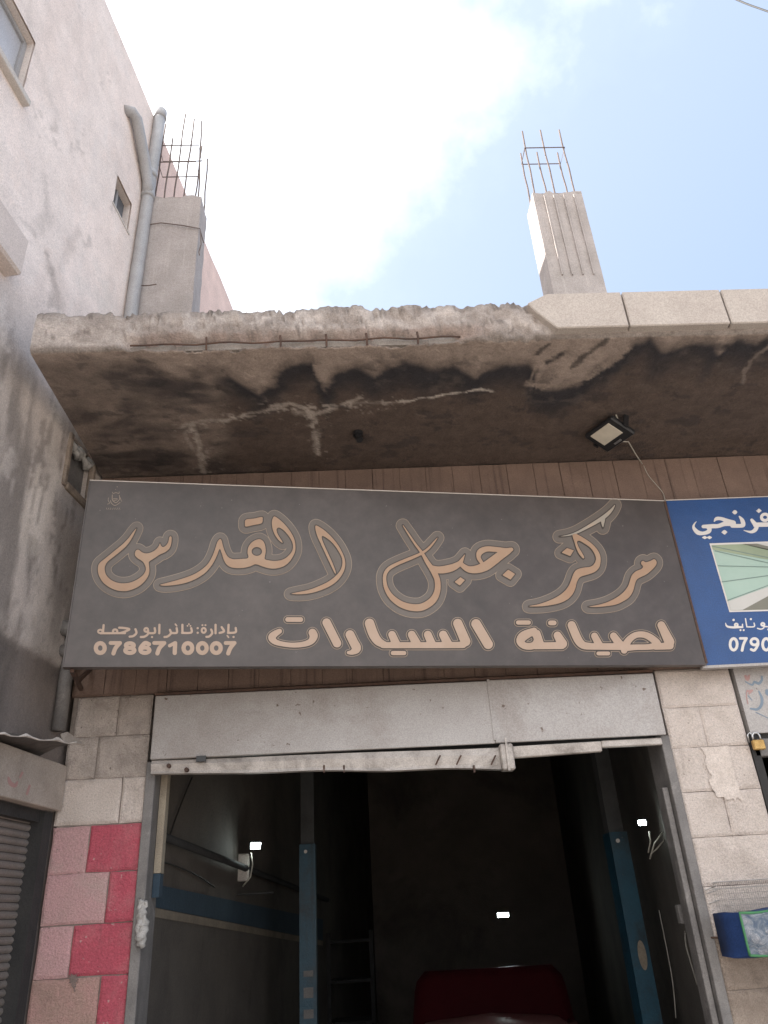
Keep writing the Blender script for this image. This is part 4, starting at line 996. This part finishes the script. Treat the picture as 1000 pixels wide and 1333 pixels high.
# small line and telephone number
H_o, H_s = (110, 795), 4.545
def digits(g, txt, cells, y0, y1, w):
    ym = (y0+y1)/2; hh = (y1-y0-w)/2
    for ch, (a, b) in zip(txt, cells):
        c = (a+b)/2; rx = (b-a-w)/2
        if ch == '0': g.ring(c, ym, rx, hh, w)
        elif ch == '7': g.stroke([(a+w*.4, y0+w*.45), (b-w*.5, y0+w*.45)], w*.9); g.stroke([(b-w*.6, y0+w*.5), (c, ym), (c-w*.5, y1-w*.4)], w)
        elif ch == '8': g.ring(c, y0+w/2+hh*.46, rx*.88, hh*.46, w*.92); g.ring(c, y1-w/2-hh*.52, rx, hh*.52, w*.95)
        elif ch == '6': g.ring(c, y1-w/2-hh*.56, rx, hh*.56, w*.95); g.stroke([(b-w*.6, y0+w*.75), (c, y0+w*.45), (a+w*.6, ym-hh*.15), (a+w*.5, ym+hh*.4)], w*.95)
        elif ch == '9': g.ring(c, y0+w/2+hh*.56, rx, hh*.56, w*.95); g.stroke([(a+w*.6, y1-w*.75), (c, y1-w*.45), (b-w*.6, ym+hh*.15), (b-w*.5, ym-hh*.4)], w*.95)
        elif ch == '1': g.stroke([(a+w*.3, y0+w*1.1), (b-w*.8, y0+w*.5)], w*.8); g.stroke([(b-w*.6, y0+w*.5), (b-w*.7, y1-w*.5)], w)
g = Glyphs(H_o, H_s)
digits(g, '0786710007', [(55,133),(145,224),(229,309),(319,398),(403,486),(497,552),(574,651),(659,736),(741,819),(826,901)], 180, 263, 25)
print_word(g, SIGN, SG, [(0.0, M['l_peach'], 'number')], name='number', res=0.3, step=0.35)
g = Glyphs(H_o, H_s); W = 13
def st_(*p, w=W): g.stroke(list(p), w)
def dot(x, y, r=13): g.stroke([(x, y), (x+0.5, y)], r)
st_((895,103),(894,128),(850,132)); dot(882,156); st_((853,84),(851,132)); st_((845,148),(853,158), w=9)
st_((812,98),(826,122),(800,132)); st_((776,84),(776,134)); st_((750,112),(756,134),(738,153),(722,155)); g.ring(706,117,12,14,12); dot(698,86,11); dot(716,86,11)
dot(670,104); dot(670,131); st_((632,104),(632,130),(578,132)); dot(610,90,10); dot(627,90,10); dot(618,80,10); st_((580,84),(580,132))
st_((546,104),(546,131),(512,132)); st_((538,80),(546,90), w=9); st_((506,114),(512,134),(492,153),(474,156)); st_((444,84),(443,134))
st_((416,104),(416,131),(378,133)); dot(400,156); g.ring(366,114,11,11,12); st_((377,118),(375,140),(355,154),(334,156)); st_((302,110),(308,132),(290,150),(268,154))
st_((206,101),(235,103),(266,110),(240,124),(212,133)); g.ring(182,122,13,11,12); st_((240,133),(95,134)); g.ring(94,123,13,10,11); st_((114,86),(110,130))
print_word(g, SIGN, SG, [(0.0, M['l_peach'], 'word')], res=0.3, step=0.35)
# faint crest in the corner
g = Glyphs((120, 630), 16.67)
g.stroke([(440,240),(440,340),(480,390),(520,410),(570,370),(600,320),(590,250)], 14); g.stroke([(460,325),(550,325)], 14); g.stroke([(470,370),(550,345)], 10)
g.stroke([(400,360),(420,420),(490,470),(560,440),(610,400)], 12); g.stroke([(360,300),(350,360),(380,420),(330,440)], 9); g.stroke([(610,300),(640,380)], 10)
g.stroke([(440,180),(460,210),(520,190),(580,210),(590,170)], 10); dot(545, 65, 20); dot(510, 120, 14)
for xx in range(310, 610, 40): g.stroke([(xx, 520), (xx+18, 560)], 8)
print_word(g, SIGN, SG, [(0.0, M['l_gold'], 'emblem')], name='emblem', res=0.2, step=0.2)

# ================================================================== BLUE SHOP SIGN
BS = thing('blue_shop_sign', 'blue signboard with white Arabic lettering and a green picture, right of the dark sign', 'shop sign', (2.7, -0.1, 2.65))
M['blue'] = surf('blue_banner', (0.020, 0.070, 0.215), (0.017, 0.058, 0.18), (0.04, 0.09, 0.20), 5, rough=0.4, bscale=6, bdist=0.02, bstr=0.2, amt=0.4)
M['l_white'] = print_mat('print_white', (0.60, 0.56, 0.53), (0.68, 0.64, 0.61))
hx = [BLUE.pt(u, z, o) for u, z, o in ((-0.012,2.646,-0.03),(2.0,2.646,-0.03),(2.0,2.646,0),(-0.012,2.646,0),(0.022,3.585,-0.03),(2.0,3.585,-0.03),(2.0,3.585,0),(0.022,3.585,0))]
MB().hexa(hx).build('board', M['blue'], BS)
MB().slab(BLUE, -0.014, 2.0, 2.632, 2.645, -0.03, 0.003).build('edge_strip', M['steelgrey'], BS)
MB().slab(BLUE, 0.02, 2.0, 3.5855, 3.590, -0.03, 0.003).build('edge_strip', M['signframe'], BS)
def patch(name, q, mt, off, par):
    f_ = [BLUE.pt(*BLUE.uv(*p), off) for p in q]
    return MB().add(f_, [tuple(range(len(f_)))]).build(name, mt, par, normals=False)
PW = patch('picture_border', [(923.5,707.5),(1090,702),(1090,793),(949.5,797)], M['l_white'], 0.0015, BS)
M['pic_a'] = print_mat('print_mint', (0.33, 0.46, 0.39), (0.38, 0.50, 0.43)); M['pic_b'] = print_mat('print_olive', (0.25, 0.30, 0.20), (0.33, 0.38, 0.26))
M['pic_c'] = print_mat('print_greygreen', (0.17, 0.165, 0.13), (0.2, 0.19, 0.15)); M['pic_d'] = print_mat('print_pale', (0.50, 0.49, 0.46), (0.55, 0.53, 0.5)); M['pic_l'] = print_mat('print_greenline', (0.15, 0.21, 0.19), (0.18, 0.24, 0.22))
patch('picture', [(926,710),(1089,704),(1089,791),(951,795)], M['pic_a'], 0.0027, BS)
for q, mk_ in (([(926,710),(968,708.5),(1089,735),(1089,745),(928,716)], 'pic_b'), ([(966,708.5),(985,708),(1089,733),(1089,738)], 'pic_c'), ([(985,708),(1089,704),(1089,733)], 'pic_d'),
              ([(951,795),(947.5,783),(1000,764),(1089,726),(1089,760),(1000,776),(966,794.5)], 'pic_d'), ([(966,794.5),(1000,776),(1089,750),(1089,791)], 'pic_c')):
    patch('picture', q, M[mk_], 0.0039, BS)
for a, c in (((930,717),(1089,753)), ((934,736.5),(1089,740)), ((939,757.5),(1089,737)), ((946.5,781.5),(1089,729)), ((926.5,711),(1089,744))):
    patch('picture', [a, c, (c[0], c[1]+0.9), (a[0]+.2, a[1]+0.9)], M['pic_l'], 0.0051, BS)
g = Glyphs((870, 640), 7.69)
g.ring(968,258,36,32,30); g.stroke([(905,172),(932,192),(905,212),(880,190)], 6, smooth=False); dot(906,191,34)
g.stroke([(1010,330,44),(900,332,44),(870,335,44)]); g.stroke([(835,285,30),(858,315,42),(884,345,42),(868,385,40),(825,405,26),(755,388,6)])
dot(666,207,42); g.poly([(665,184),(694,206),(664,230),(636,208)], smooth=False)
g.stroke([(712,250,16),(738,285,38),(750,325,44),(735,342,38),(640,343,38)]); g.stroke([(460,298,12),(482,272,34),(530,272,34),(590,295,44),(650,315,52)])
g.stroke([(625,325,40),(560,325,44),(500,345,40),(440,347,42),(350,350,34)]); dot(562,407,42); g.poly([(560,383),(594,405),(564,432),(530,408)], smooth=False)
g.stroke([(395,352,40),(412,375,44),(400,402,42),(350,418,34),(300,412,44),(265,380,36),(252,350,24),(264,320,14),(282,300,5)]); dot(364,460,32); dot(412,460,32); g.stroke([(345,460),(430,460)], 14)
print_word(g, BLUE, BS, [(0.0, M['l_white'], 'word')], res=0.3, step=0.35)
g = Glyphs((870, 740), 7.69); W = 20
g.stroke([(573,548,8),(588,580,18),(640,590,22),(700,588,22),(742,588,20)]); g.ring(680,565,15,13,17); dot(653,516,24); st_((742,560),(742,585)); dot(722,618,20); dot(754,618,20); st_((772,503),(786,586))
st_((858,548),(860,582),(796,586)); dot(826,508,22); g.ring(946,560,16,14,18); st_((960,568),(955,595),(925,608),(893,600)); st_((1040,560),(1010,582),(965,582)); dot(1000,612,20)
print_word(g, BLUE, BS, [(0.0, M['l_white'], 'word')], res=0.3, step=0.35)
g = Glyphs((870, 740), 7.69)
digits(g, '0790', [(604,703),(708,797),(812,912),(930,1030)], 688, 832, 28)
print_word(g, BLUE, BS, [(0.0, M['l_white'], 'number')], name='number', res=0.3, step=0.35)
# narrow rusty upright between the two signs
for z0, z1 in ((3.28, 3.46), (2.82, 3.02)):
    x0 = 1.755 if z0 > 3 else 1.742
    MB().box(x0-0.012, x0-0.006, -0.06, -0.026, z0, z1).build('edge_bracket', M['rust'], BS)

# spray scrawl on the right roller box
g = Glyphs((940, 860), 10.25)
RBP = Plane((1.925, -0.004), (3.98, -0.004))
M['scr_b'] = print_mat('spray_blue', (0.14, 0.19, 0.25), (0.2, 0.25, 0.3)); M['scr_r'] = print_mat('spray_red', (0.36, 0.19, 0.18), (0.4, 0.25, 0.23))
g.stroke([(310,280,14),(400,325,24),(430,285,30),(490,305,36),(530,260,34),(530,215,30)]); g.stroke([(380,640,24),(470,650,34),(525,590,40),(530,500,36),(490,410,20)]); g.stroke([(350,470),(400,530)], 12); g.stroke([(595,400),(600,440),(640,460)], 40); g.stroke([(450,690),(620,770)], 12)
print_word(g, RBP, RB, [(0.0, M['scr_b'], 'scrawl')], name='scrawl', res=0.3, step=0.3)
g = Glyphs((940, 860), 10.25)
g.stroke([(310,210,36),(340,250,46),(360,200,24)])
print_word(g, RBP, RB, [(0.0, M['scr_r'], 'scrawl')], name='scrawl', res=0.3, step=0.3, base=0.0013)
g = Glyphs((940, 860), 10.25)
g.stroke([(345,580,12),(325,480,12),(332,400,14),(350,410,26),(400,400,26),(360,440,22)])
print_word(g, RBP, RB, [(0.0, M['scr_r'], 'scrawl')], name='scrawl', res=0.3, step=0.3, base=0.0013)
LBX = Plane(tuple(WALL.A+WALL.n*0.05), tuple(WALL.A+WALL.n*0.05+WALL.d))
g = Glyphs((0, 940), 8.33)
g.stroke([(90,600,20),(110,660,46),(160,690,40),(185,650,20)]); g.stroke([(240,550,26),(215,600,22)]); g.stroke([(320,690),(290,780)], 24)
print_word(g, LBX, NB, [(0.0, M['scr_r'], 'scrawl')], name='scrawl', res=0.3, step=0.3)

# ================================================================== SMALL THINGS OUTSIDE
FLD = thing('floodlight', 'square black LED floodlight fixed under the canopy above the sign', 'floodlight', (1.46, -0.30, 3.9))
cF = Vector(on_z(795, 566, 3.86)); ang = R(-38)
def frot(x, y, z):
    # local frame tilted towards the street and turned about Z
    v = Vector((x, y, z))*1.22; v.rotate(Matrix.Rotation(R(18), 3, 'X')); v.rotate(Matrix.Rotation(R(119), 3, 'Z')); return cF+v
def fbox(mb, x0, x1, y0, y1, z0, z1):
    return mb.hexa([frot(*q) for q in ((x0,y0,z0),(x1,y0,z0),(x1,y1,z0),(x0,y1,z0),(x0,y0,z1),(x1,y0,z1),(x1,y1,z1),(x0,y1,z1))])
fbox(MB(), -0.085, 0.085, -0.065, 0.075, -0.012, 0.016).build('housing', M['black'], FLD, bevel=0.008)
fbox(MB(), -0.056, 0.056, -0.018, 0.066, -0.0165, -0.0125).build('lens', M['lens'], FLD, bevel=0.0015)
fbox(MB(), -0.02, 0.02, -0.048, -0.038, -0.0155, -0.0125).build('sensor', M['chrome'], FLD)
fb = MB(); fbox(fb, -0.095, -0.087, -0.012, 0.012, -0.01, 0.07); fbox(fb, 0.087, 0.095, -0.012, 0.012, -0.01, 0.07); fbox(fb, -0.0865, 0.0865, -0.012, 0.012, 0.062, 0.070); fb.build('bracket', M['black'], FLD)
MB().tube([frot(0.03,-0.06,0.02), on_z(818,575,3.895), on_z(828,592,3.90), on_y(836,604,-0.03)], 0.0035, 6).build('cable', M['cablew'], FLD, smooth=True)
MB().tube([frot(-0.06,-0.03,0.02), on_z(808,555,3.90), on_z(802,540,3.914)], 0.004, 6).build('cable', M['cablew'], FLD, smooth=True)
LH = thing('lamp_holder', 'small black bulb holder without a bulb under the stained canopy', 'lamp holder', tuple(on_z(466, 565, 3.91)))
q = Vector(on_z(466, 565, 3.91))
MB().tube([q+Vector((0,0,0.01)), q+Vector((0,0,-0.01))], 0.028, 14).build('base', M['black'], LH)
MB().tube([q+Vector((0,0,-0.01)), q+Vector((0.004,-0.005,-0.03)), q+Vector((0.008,-0.01,-0.045))], [0.02,0.018,0.019], 12).build('socket', M['black'], LH)
# wire mesh and the blue bag
WM = MB()
for i in range(44):
    x = 1.545+i*0.0098; WM.tube([(x, -0.05-0.004*math.sin(i), 1.45), (x, -0.045, 1.66), (x+0.001, -0.075, 1.682)], 0.0009, 3, cap=False)
for k in range(9):
    z = 1.47+k*0.0235; WM.tube([(1.54, -0.047, z), (1.98, -0.047, z)], 0.0009, 3, cap=False)
WM.tube([(1.54, -0.076, 1.682), (1.98, -0.076, 1.684)], 0.0022, 5)
WM.tube([(1.54, -0.046, 1.655), (1.98, -0.046, 1.656)], 0.0016, 5)
WM.tube([(1.515, -0.03, 1.655), (1.545, -0.03, 1.662), (1.56, -0.05, 1.668)], 0.003, 5)
for z in (1.60, 1.64): WM.tube([(1.525, -0.012, z), (1.575, -0.014, z+0.012)], 0.0025, 5)
o = WM.build('wire_mesh', M['wire']); tag(o, 'fine wire mesh panel on the white block pier above the blue bag', 'wire mesh')
BG = thing('storage_bag', 'blue cloth bag with green piping and clear plastic front on the right pier', 'bag', (1.75, -0.12, 1.38))
n1, n2 = 14, 10
def bagpt(u, v):      # front: u across, v up
    b0 = 1-(2*u-1)**4; b1 = 1-(2*v-1)**4
    return Vector((1.555+0.42*u, -0.235-0.035*b0*b1+0.012*math.sin(u*19)*math.sin(v*11), 1.405+0.155*v+0.012*u-0.006*math.sin(u*8)))
mt, nt, b = mat_new('clear_vinyl_over_cloth')
n = noise_node(nt, 26, 6, 0.7, geo_pos(nt), 0.8)
cv = ramp(nt, n.outputs['Fac'], [(0.30, (0.03, 0.06, 0.12)), (0.48, (0.13, 0.16, 0.2)), (0.60, (0.26, 0.27, 0.30)), (0.72, (0.5, 0.5, 0.52))])
nt.links.new(cv, b.inputs['Base Color']); b.inputs['Roughness'].default_value = 0.18
bump(nt, b, n.outputs['Fac'], 0.015, 0.7); M['vinyl'] = mt
Pb = np.array([[tuple(bagpt(i/(n1-1), k/(n2-1))) for k in range(n2)] for i in range(n1)])
fr_ = grid_mesh('clear_front', Pb, M['vinyl'], BG)
rim = [bagpt(i/12, 0) for i in range(13)]+[bagpt(1, k/6) for k in range(1, 7)]+[bagpt(1-i/12, 1) for i in range(1, 13)]+[bagpt(0, 1-k/6) for k in range(1, 7)]
MB().tube(rim+[rim[0]], 0.0055, 6).build('piping', M['baggreen'], BG, smooth=True)
body = MB(); k = len(rim)
back_ = [Vector((1.528+0.47*(v_.x-1.555)/0.42, -0.02, 1.398+(v_.z-1.405)*1.05)) for v_ in rim]
mid_ = [(a*0.55+c*0.45)+Vector((-0.012 if a.x < 1.6 else 0, 0, -0.008 if a.z < 1.45 else 0.004)) for a, c in zip(rim, back_)]
body.add(rim+mid_+back_, [(i, (i+1) % k, (i+1) % k+k, i+k) for i in range(k)]+[(i+k, (i+1) % k+k, (i+1) % k+2*k, i+2*k) for i in range(k)]+[tuple(range(2*k, 3*k))])
body.build('body', M['bagblue'], BG, smooth=True)
# padlock on the right roller bar
q = on_y(985, 969, -0.02)
PD = thing('padlock', 'brass padlock hanging from the bar under the scrawled roller box', 'padlock', tuple(q))
MB().box(q[0]-0.026, q[0]+0.03, -0.045, -0.02, q[2]-0.028, q[2]+0.018).build('body', M['brass'], PD, bevel=0.004)
MB().tube([(q[0]-0.016,-0.032,q[2]+0.018),(q[0]-0.016,-0.032,q[2]+0.04),(q[0]-0.006,-0.032,q[2]+0.052),(q[0]+0.012,-0.032,q[2]+0.052),(q[0]+0.02,-0.032,q[2]+0.04),(q[0]+0.02,-0.032,q[2]+0.018)], 0.005, 7).build('shackle', M['chrome'], PD, smooth=True)
q = on_y(981, 958, -0.01)
HS = MB().tube([(q[0]-0.03,-0.012,q[2]-0.03),(q[0]-0.03,-0.014,q[2]+0.005),(q[0]-0.018,-0.014,q[2]+0.016),(q[0]-0.006,-0.014,q[2]+0.005),(q[0]-0.006,-0.012,q[2]-0.03)], 0.004, 6).build('lock_loop', M['chrome'], RB, smooth=True)
# dust rag on the left guide rail
rg = MB()
for k, (dx, z, r_) in enumerate(((0,1.74,.016),(.004,1.715,.022),(-.003,1.69,.021),(.002,1.66,.024),(-.002,1.63,.021),(0,1.60,.026),(.004,1.575,.022))):
    pass
for sd in range(3):
    rr = np.random.default_rng(40+sd)
    rg.tube([(-0.968+0.008*sd+rr.normal(0, .006), -0.022+rr.normal(0, .006), 1.75-0.016*k-0.004*sd) for k in range(12)], [0.008+0.016*rr.random()*min(1, k/3) for k in range(12)], 9)
o = rg.build('rag', M['rag'], smooth=True); tag(o, 'grey white rag tied round the left door rail beside the red painted blocks', 'rag')
# loose cables
def cable(name, pts, r, mt, label):
    p = spline([tuple(v_) for v_ in pts], False, 4); o = MB().tube([tuple(v_) for v_ in p], r, 6).build(name, mt, smooth=True); tag(o, label, 'cable'); return o
cable('overhead_cable', [CAM+ray(900,-28)*9, CAM+ray(960,0)*8.4, CAM+ray(1000,15)*8, CAM+ray(1100,50)*7], 0.009, M['cable'], 'thin overhead cable crossing the top right corner of the sky')
cable('hanging_cable', [on_y(866,652,-0.045), on_y(862,640,-0.035), on_y(845,620,-0.03), on_y(838,606,-0.03)], 0.0022, M['cablew'], 'thin pale cable on the brown wall between the floodlight and the blue sign')

# ================================================================== INSIDE THE GARAGE
def lamp(loc, w, h, face, label, grp='lit lamps inside the garage'):
    t = thing('wall_lamp', label, 'lamp', tuple(loc), grp); loc = Vector(loc)
    fx = Vector(face).normalized(); s_ = fx.cross(Vector((0,0,1))).normalized(); u_ = s_.cross(fx)
    def bx(w0, w1, h0, h1, d0, d1): return [loc+s_*a+u_*b+fx*c for a, b, c in ((w0,h0,d0),(w1,h0,d0),(w1,h0,d1),(w0,h0,d1),(w0,h1,d0),(w1,h1,d0),(w1,h1,d1),(w0,h1,d1))]
    MB().hexa(bx(-w*.62, w*.62, -h*.7, h*.7, -0.035, -0.003)).build('housing', M['greypost'], t, bevel=0.003)
    MB().hexa(bx(-w*.5, w*.5, -h*.5, h*.5, -0.002, 0.004)).build('light_panel', M['lamp'], t)
    return t
L1 = lamp(on_y(333, 1101, 1.9), 0.064, 0.036, (0.35, -0.85, -0.25), 'lit lamp on the striped left wall inside the garage, above its pale box')
q = on_y(318, 1132, 1.95); MB().box(q[0]-0.05, q[0]+0.03, q[1], q[1]+0.05, q[2]-0.07, q[2]+0.10).build('wall_box', M['sill'], L1, bevel=0.006)
MB().tube([on_y(327,1110,1.9), on_y(329,1125,1.88), on_y(326,1142,1.88), on_y(316,1154,1.9)], 0.005, 6).build('lead', M['cablew'], L1, smooth=True)
MB().box(q[0]-0.14, q[0]+0.20, q[1]-0.02, q[1]+0.05, q[2]-0.155, q[2]-0.145).build('shelf', M['dark'], L1)
L2 = lamp(on_y(836, 1071, 1.0), 0.042, 0.026, (-0.35, -0.85, -0.25), 'lit lamp near the right door jamb inside the garage, with loose leads below')
for a in ([(845,1082),(847,1095),(844,1110)], [(862,1084),(852,1098),(846,1118)], [(866,1092),(856,1104),(847,1112)]):
    MB().tube([on_y(x_, y_, 0.98) for x_, y_ in a], 0.0045, 6).build('lead', M['cablew'], L2, smooth=True)
L3 = lamp(on_y(655, 1191, 6.0), 0.12, 0.04, (-0.1, -1, -0.15), 'small lit lamp deep in the dark garage, above the red car')
# overhead rail along the left wall and its cable
o = MB().tube([INL.pt(*INL.uv(198,1089), 0.05), INL.pt(*INL.uv(300,1127), 0.05), INL.pt(*INL.uv(420,1172), 0.05)], 0.022, 8).build('wall_pipe', M['dark'], smooth=True); tag(o, 'dark pipe running along the left inside wall of the garage above the blue band', 'pipe')
cable('wall_cable', [INL.pt(*INL.uv(246,1012), 0.02), INL.pt(*INL.uv(232,1045), 0.02), INL.pt(*INL.uv(213,1090), 0.03)], 0.005, M['cable'], 'thin dark cable hanging down the left inside wall to the dark pipe')
cable('wall_cable', [INL.pt(*INL.uv(205,1122), 0.02), INL.pt(*INL.uv(225,1128), 0.02), INL.pt(*INL.uv(250,1140), 0.03), INL.pt(*INL.uv(275,1155), 0.02)], 0.004, M['cable'], 'thin dark cable sagging between the dark pipe and the blue band')
cable('hanging_cable', [on_y(858,1185,0.6), on_y(868,1235,0.6), (on_y(876,1280,0.6)), on_y(880,1325,0.6)], 0.0028, M['cabled'], 'long pale cable hanging beside the blue post on the right')
cable('hanging_cable', [on_y(892,1212,0.3), on_y(893,1230,0.3), on_y(900,1255,0.3), on_y(908,1282,0.3)], 0.004, M['cabled'], 'short pale cable hanging close to the right door jamb')
q = on_y(888, 1190, 0.25)
o = MB().box(q[0]-0.02, q[0]+0.02, 0.23, 0.27, q[2]-0.04, q[2]+0.04).build('switch_box', M['rail'], bevel=0.004); tag(o, 'small grey switch box on the right door jamb above the short pale cable', 'switch box')
def post(px, y, w, zt, label):
    x = on_y(px, 1200, y)[0]
    t = thing('lift_post', label, 'car lift post', (x, y, -0.15), 'car lift posts')
    pf = MB()
    for a, b_, c, d in ((-w/2, w/2, -0.03, -0.018), (-w/2, -w/2+0.012, -0.0175, 0.12), (w/2-0.012, w/2, -0.0175, 0.12)): pf.box(x+a, x+b_, y+c, y+d, -0.15, zt)
    pf.build('upright', M['bluepaint'], t)
    MB().box(x-w*.42, x+w*.42, y-0.0, y+0.10, zt+0.001, 3.90).build('extension', M['greypost'], t)
    MB().box(x-0.2, x+0.2, y-0.12, y+0.2, -0.149, -0.135).build('base_plate', M['bluepaint'], t)
    MB().tube([(x-w*.1, y-0.035, zt-0.05), (x-w*.1, y-0.03, zt-0.05)], 0.012, 10).build('bolt', M['sill'], t)
    return t, x
P1, x1_ = post(401, 2.3, 0.115, 2.14, 'dark blue car lift post left of the red car, with white stickers')
for zz, hh in ((1.33, 0.035), (1.22, 0.06), (1.10, 0.05)):
    MB().box(x1_-0.03, x1_+0.035, 2.2655, 2.2695, zz-hh/2, zz+hh/2).build('sticker', M['greyboard'], P1)
P2, x2_ = post(824, 1.3, 0.110, 2.02, 'blue car lift post right of the red car, with an oval sticker')
vs = [(x2_+0.01+0.024*math.cos(t), 1.267, 1.36+0.075*math.sin(t)) for t in np.linspace(0, 2*math.pi, 20, endpoint=False)]
MB().add(vs+[(a, 1.2695, c) for a, _, c in vs], [tuple(range(20))]+[(i, i+20, (i+1) % 20+20, (i+1) % 20) for i in range(20)]).build('sticker', M['paleband'], P2)
# tools hanging on the dividing wall
TOOLS = [(745, 0.20, 'largest pale spanner on the dark dividing wall, leftmost of the four spanners'), (754, 0.12, 'short dark spanner hanging next to the largest pale spanner'), (767, 0.16, 'long dark spanner hanging third from the left on the dark dividing wall'), (780, 0.12, 'short dark spanner hanging nearest the right lift post')]
for k, (px, h, _) in enumerate(TOOLS):
    u, z = DIV.uv(px, 1210); u0 = u
    t = MB(); P_ = lambda du, dz: DIV.pt(u0+du, z+dz, -0.0)+Vector((-0.02, -0.003, 0))
    t.tube([P_(0, h/2-.02), P_(0, 0), P_(0.01, -h/2+.02)], [0.011, 0.009, 0.011], 7)
    t.tube([P_(-.03, h/2+.015), P_(-.022, h/2-.015), P_(0, h/2-.025), P_(.022, h/2-.015), P_(.03, h/2+.015)], [0.009, 0.013, 0.016, 0.013, 0.009], 7)
    t.tube([P_(-.012, -h/2-.02), P_(0.0, -h/2+.018), P_(0.03, -h/2), P_(0.025, -h/2-.022)], 0.009, 7)
    o = t.build('hanging_spanner', M['greypost'] if k else M['sill'], normals=False); tag(o, TOOLS[k][2], 'spanner', 'spanners hanging on the dividing wall')

# ------------------------------------------------------------------ red car, nose in, bonnet raised
CR = thing('red_car', 'red saloon car parked nose-in inside the garage with its bonnet raised', 'car', (0.66, 1.3, -0.15))
cd = Vector((0.14, 0.99, 0)).normalized(); cs = Vector((cd.y, -cd.x, 0)); c0 = Vector((0.56, 0.45, -0.15))
def cp(l, s_, z): return c0+cd*l+cs*s_+Vector((0, 0, z))
def loft(name, secs, mt, par, smooth=True):     # secs: list of (list of (l, s, z))
    k = len(secs[0]); vs = [cp(*q) for s in secs for q in s]; fs = []
    for i in range(len(secs)-1):
        for j in range(k-1): fs.append((i*k+j, i*k+j+1, (i+1)*k+j+1, (i+1)*k+j))
    fs.append(tuple(range(k))); fs.append(tuple((len(secs)-1)*k+j for j in range(k-1, -1, -1)))
    return MB().add(vs, fs).build(name, mt, par, smooth=smooth)
def sec(l, hw, zb, zt, crown=0.03, tuck=0.0):
    s_ = [(-hw, zb), (-hw*1.02, (zb+zt)/2), (-hw+0.03+tuck, zt-0.05), (-hw+0.10+tuck, zt), (0, zt+crown), (hw-0.10-tuck, zt), (hw-0.03-tuck, zt-0.05), (hw*1.02, (zb+zt)/2), (hw, zb)]
    return [(l, a, b_) for a, b_ in s_]
BD = loft('body', [sec(0.0, .70, .35, .62), sec(0.12, .78, .2, .82), sec(0.75, .80, .18, .86), sec(1.6, .81, .18, .86), sec(2.6, .80, .18, .84), sec(2.62, .80, .18, .66), sec(3.5, .77, .2, .62), sec(3.7, .68, .3, .55)], M['redcar'], CR)
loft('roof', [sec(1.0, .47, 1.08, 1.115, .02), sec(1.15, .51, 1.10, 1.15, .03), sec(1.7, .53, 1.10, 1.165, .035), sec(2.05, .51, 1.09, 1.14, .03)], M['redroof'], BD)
loft('windows', [sec(0.62, .66, .84, .88, .01), sec(0.98, .50, .84, 1.085, .01, .03), sec(2.05, .53, .84, 1.09, .01, .03), sec(2.58, .68, .84, .88, .01)], M['glass'], BD)
# bonnet panel: hinge at the windscreen, leading edge up
bn = []
for i in range(9):
    t = i/8; l = 2.62+0.36*t; z = 0.86+0.53*t; hw = 0.63-0.05*t-(0.07*max(0, (t-0.8)/0.2)**2)
    bn.append([(l-0.035*(1-(s_)**2), s_*hw, z) for s_ in np.linspace(-1, 1, 13)])
vs = [cp(*q) for r_ in bn for q in r_]; vb = [v_+cd*0.03 for v_ in vs]; k = 13; nn = len(vs); fs = []
for i in range(8):
    for j in range(12):
        fs.append((i*k+j, i*k+j+1, (i+1)*k+j+1, (i+1)*k+j)); fs.append((nn+i*k+j, nn+(i+1)*k+j, nn+(i+1)*k+j+1, nn+i*k+j+1))
edge = [i*k for i in range(9)]+[8*k+j for j in range(1, 13)]+[i*k+12 for i in range(7, -1, -1)]+[j for j in range(11, 0, -1)]
for a, b_ in zip(edge, edge[1:]+edge[:1]): fs.append((a, b_, nn+b_, nn+a))
MB().add(vs+vb, fs).build('bonnet', M['redcar'], CR, smooth=True)
for l in (0.75, 2.95):
    for s_ in (-0.72, 0.72):
        w = MB().tube([cp(l, s_-0.09, 0.29), cp(l, s_+0.09, 0.29)], 0.29, 20).build('wheel', M['tyre'], CR)
        MB().tube([cp(l, s_-0.095, 0.29), cp(l, s_+0.095, 0.29)], 0.17, 16).build('rim', M['chrome'], w)
for s_ in (-0.55, 0.55):
    a = cp(-0.005, s_, 0.58); MB().hexa([cp(l, s_+ds, z) for z in (.52, .66) for l, ds in ((-0.02,-.12),(-0.02,.12),(0.10,.12),(0.10,-.12))]).build('tail_light', M['block_red'], CR)
loft('bumper', [sec(-0.10, .62, .28, .46), sec(0.02, .74, .25, .48)], M['black'], CR)
g = Glyphs((0, 880), 2.5)
g.stroke([(232,975,14),(240,985,26),(238,1000,18),(245,1025,6)])
FACE = Plane((-1.402, -0.0045), (-1.0, -0.0045))
M['sootmark'] = print_mat('soot_mark', (0.09, 0.07, 0.062), (0.22, 0.15, 0.13), 60)
gx_, gy_, F_ = g.field(3, 0.5)
F_ = F_+11.0*(vnoise(gx_[:, None]*0.9+0*gy_[None, :], gy_[None, :]*0.9+0*gx_[:, None], 77, 3, 0.7)-0.45)
sheet_from_loops('soot_mark', contours(gx_, gy_, F_, 0.0), FACE, 0.0012, M['sootmark'], PL, 0.4)
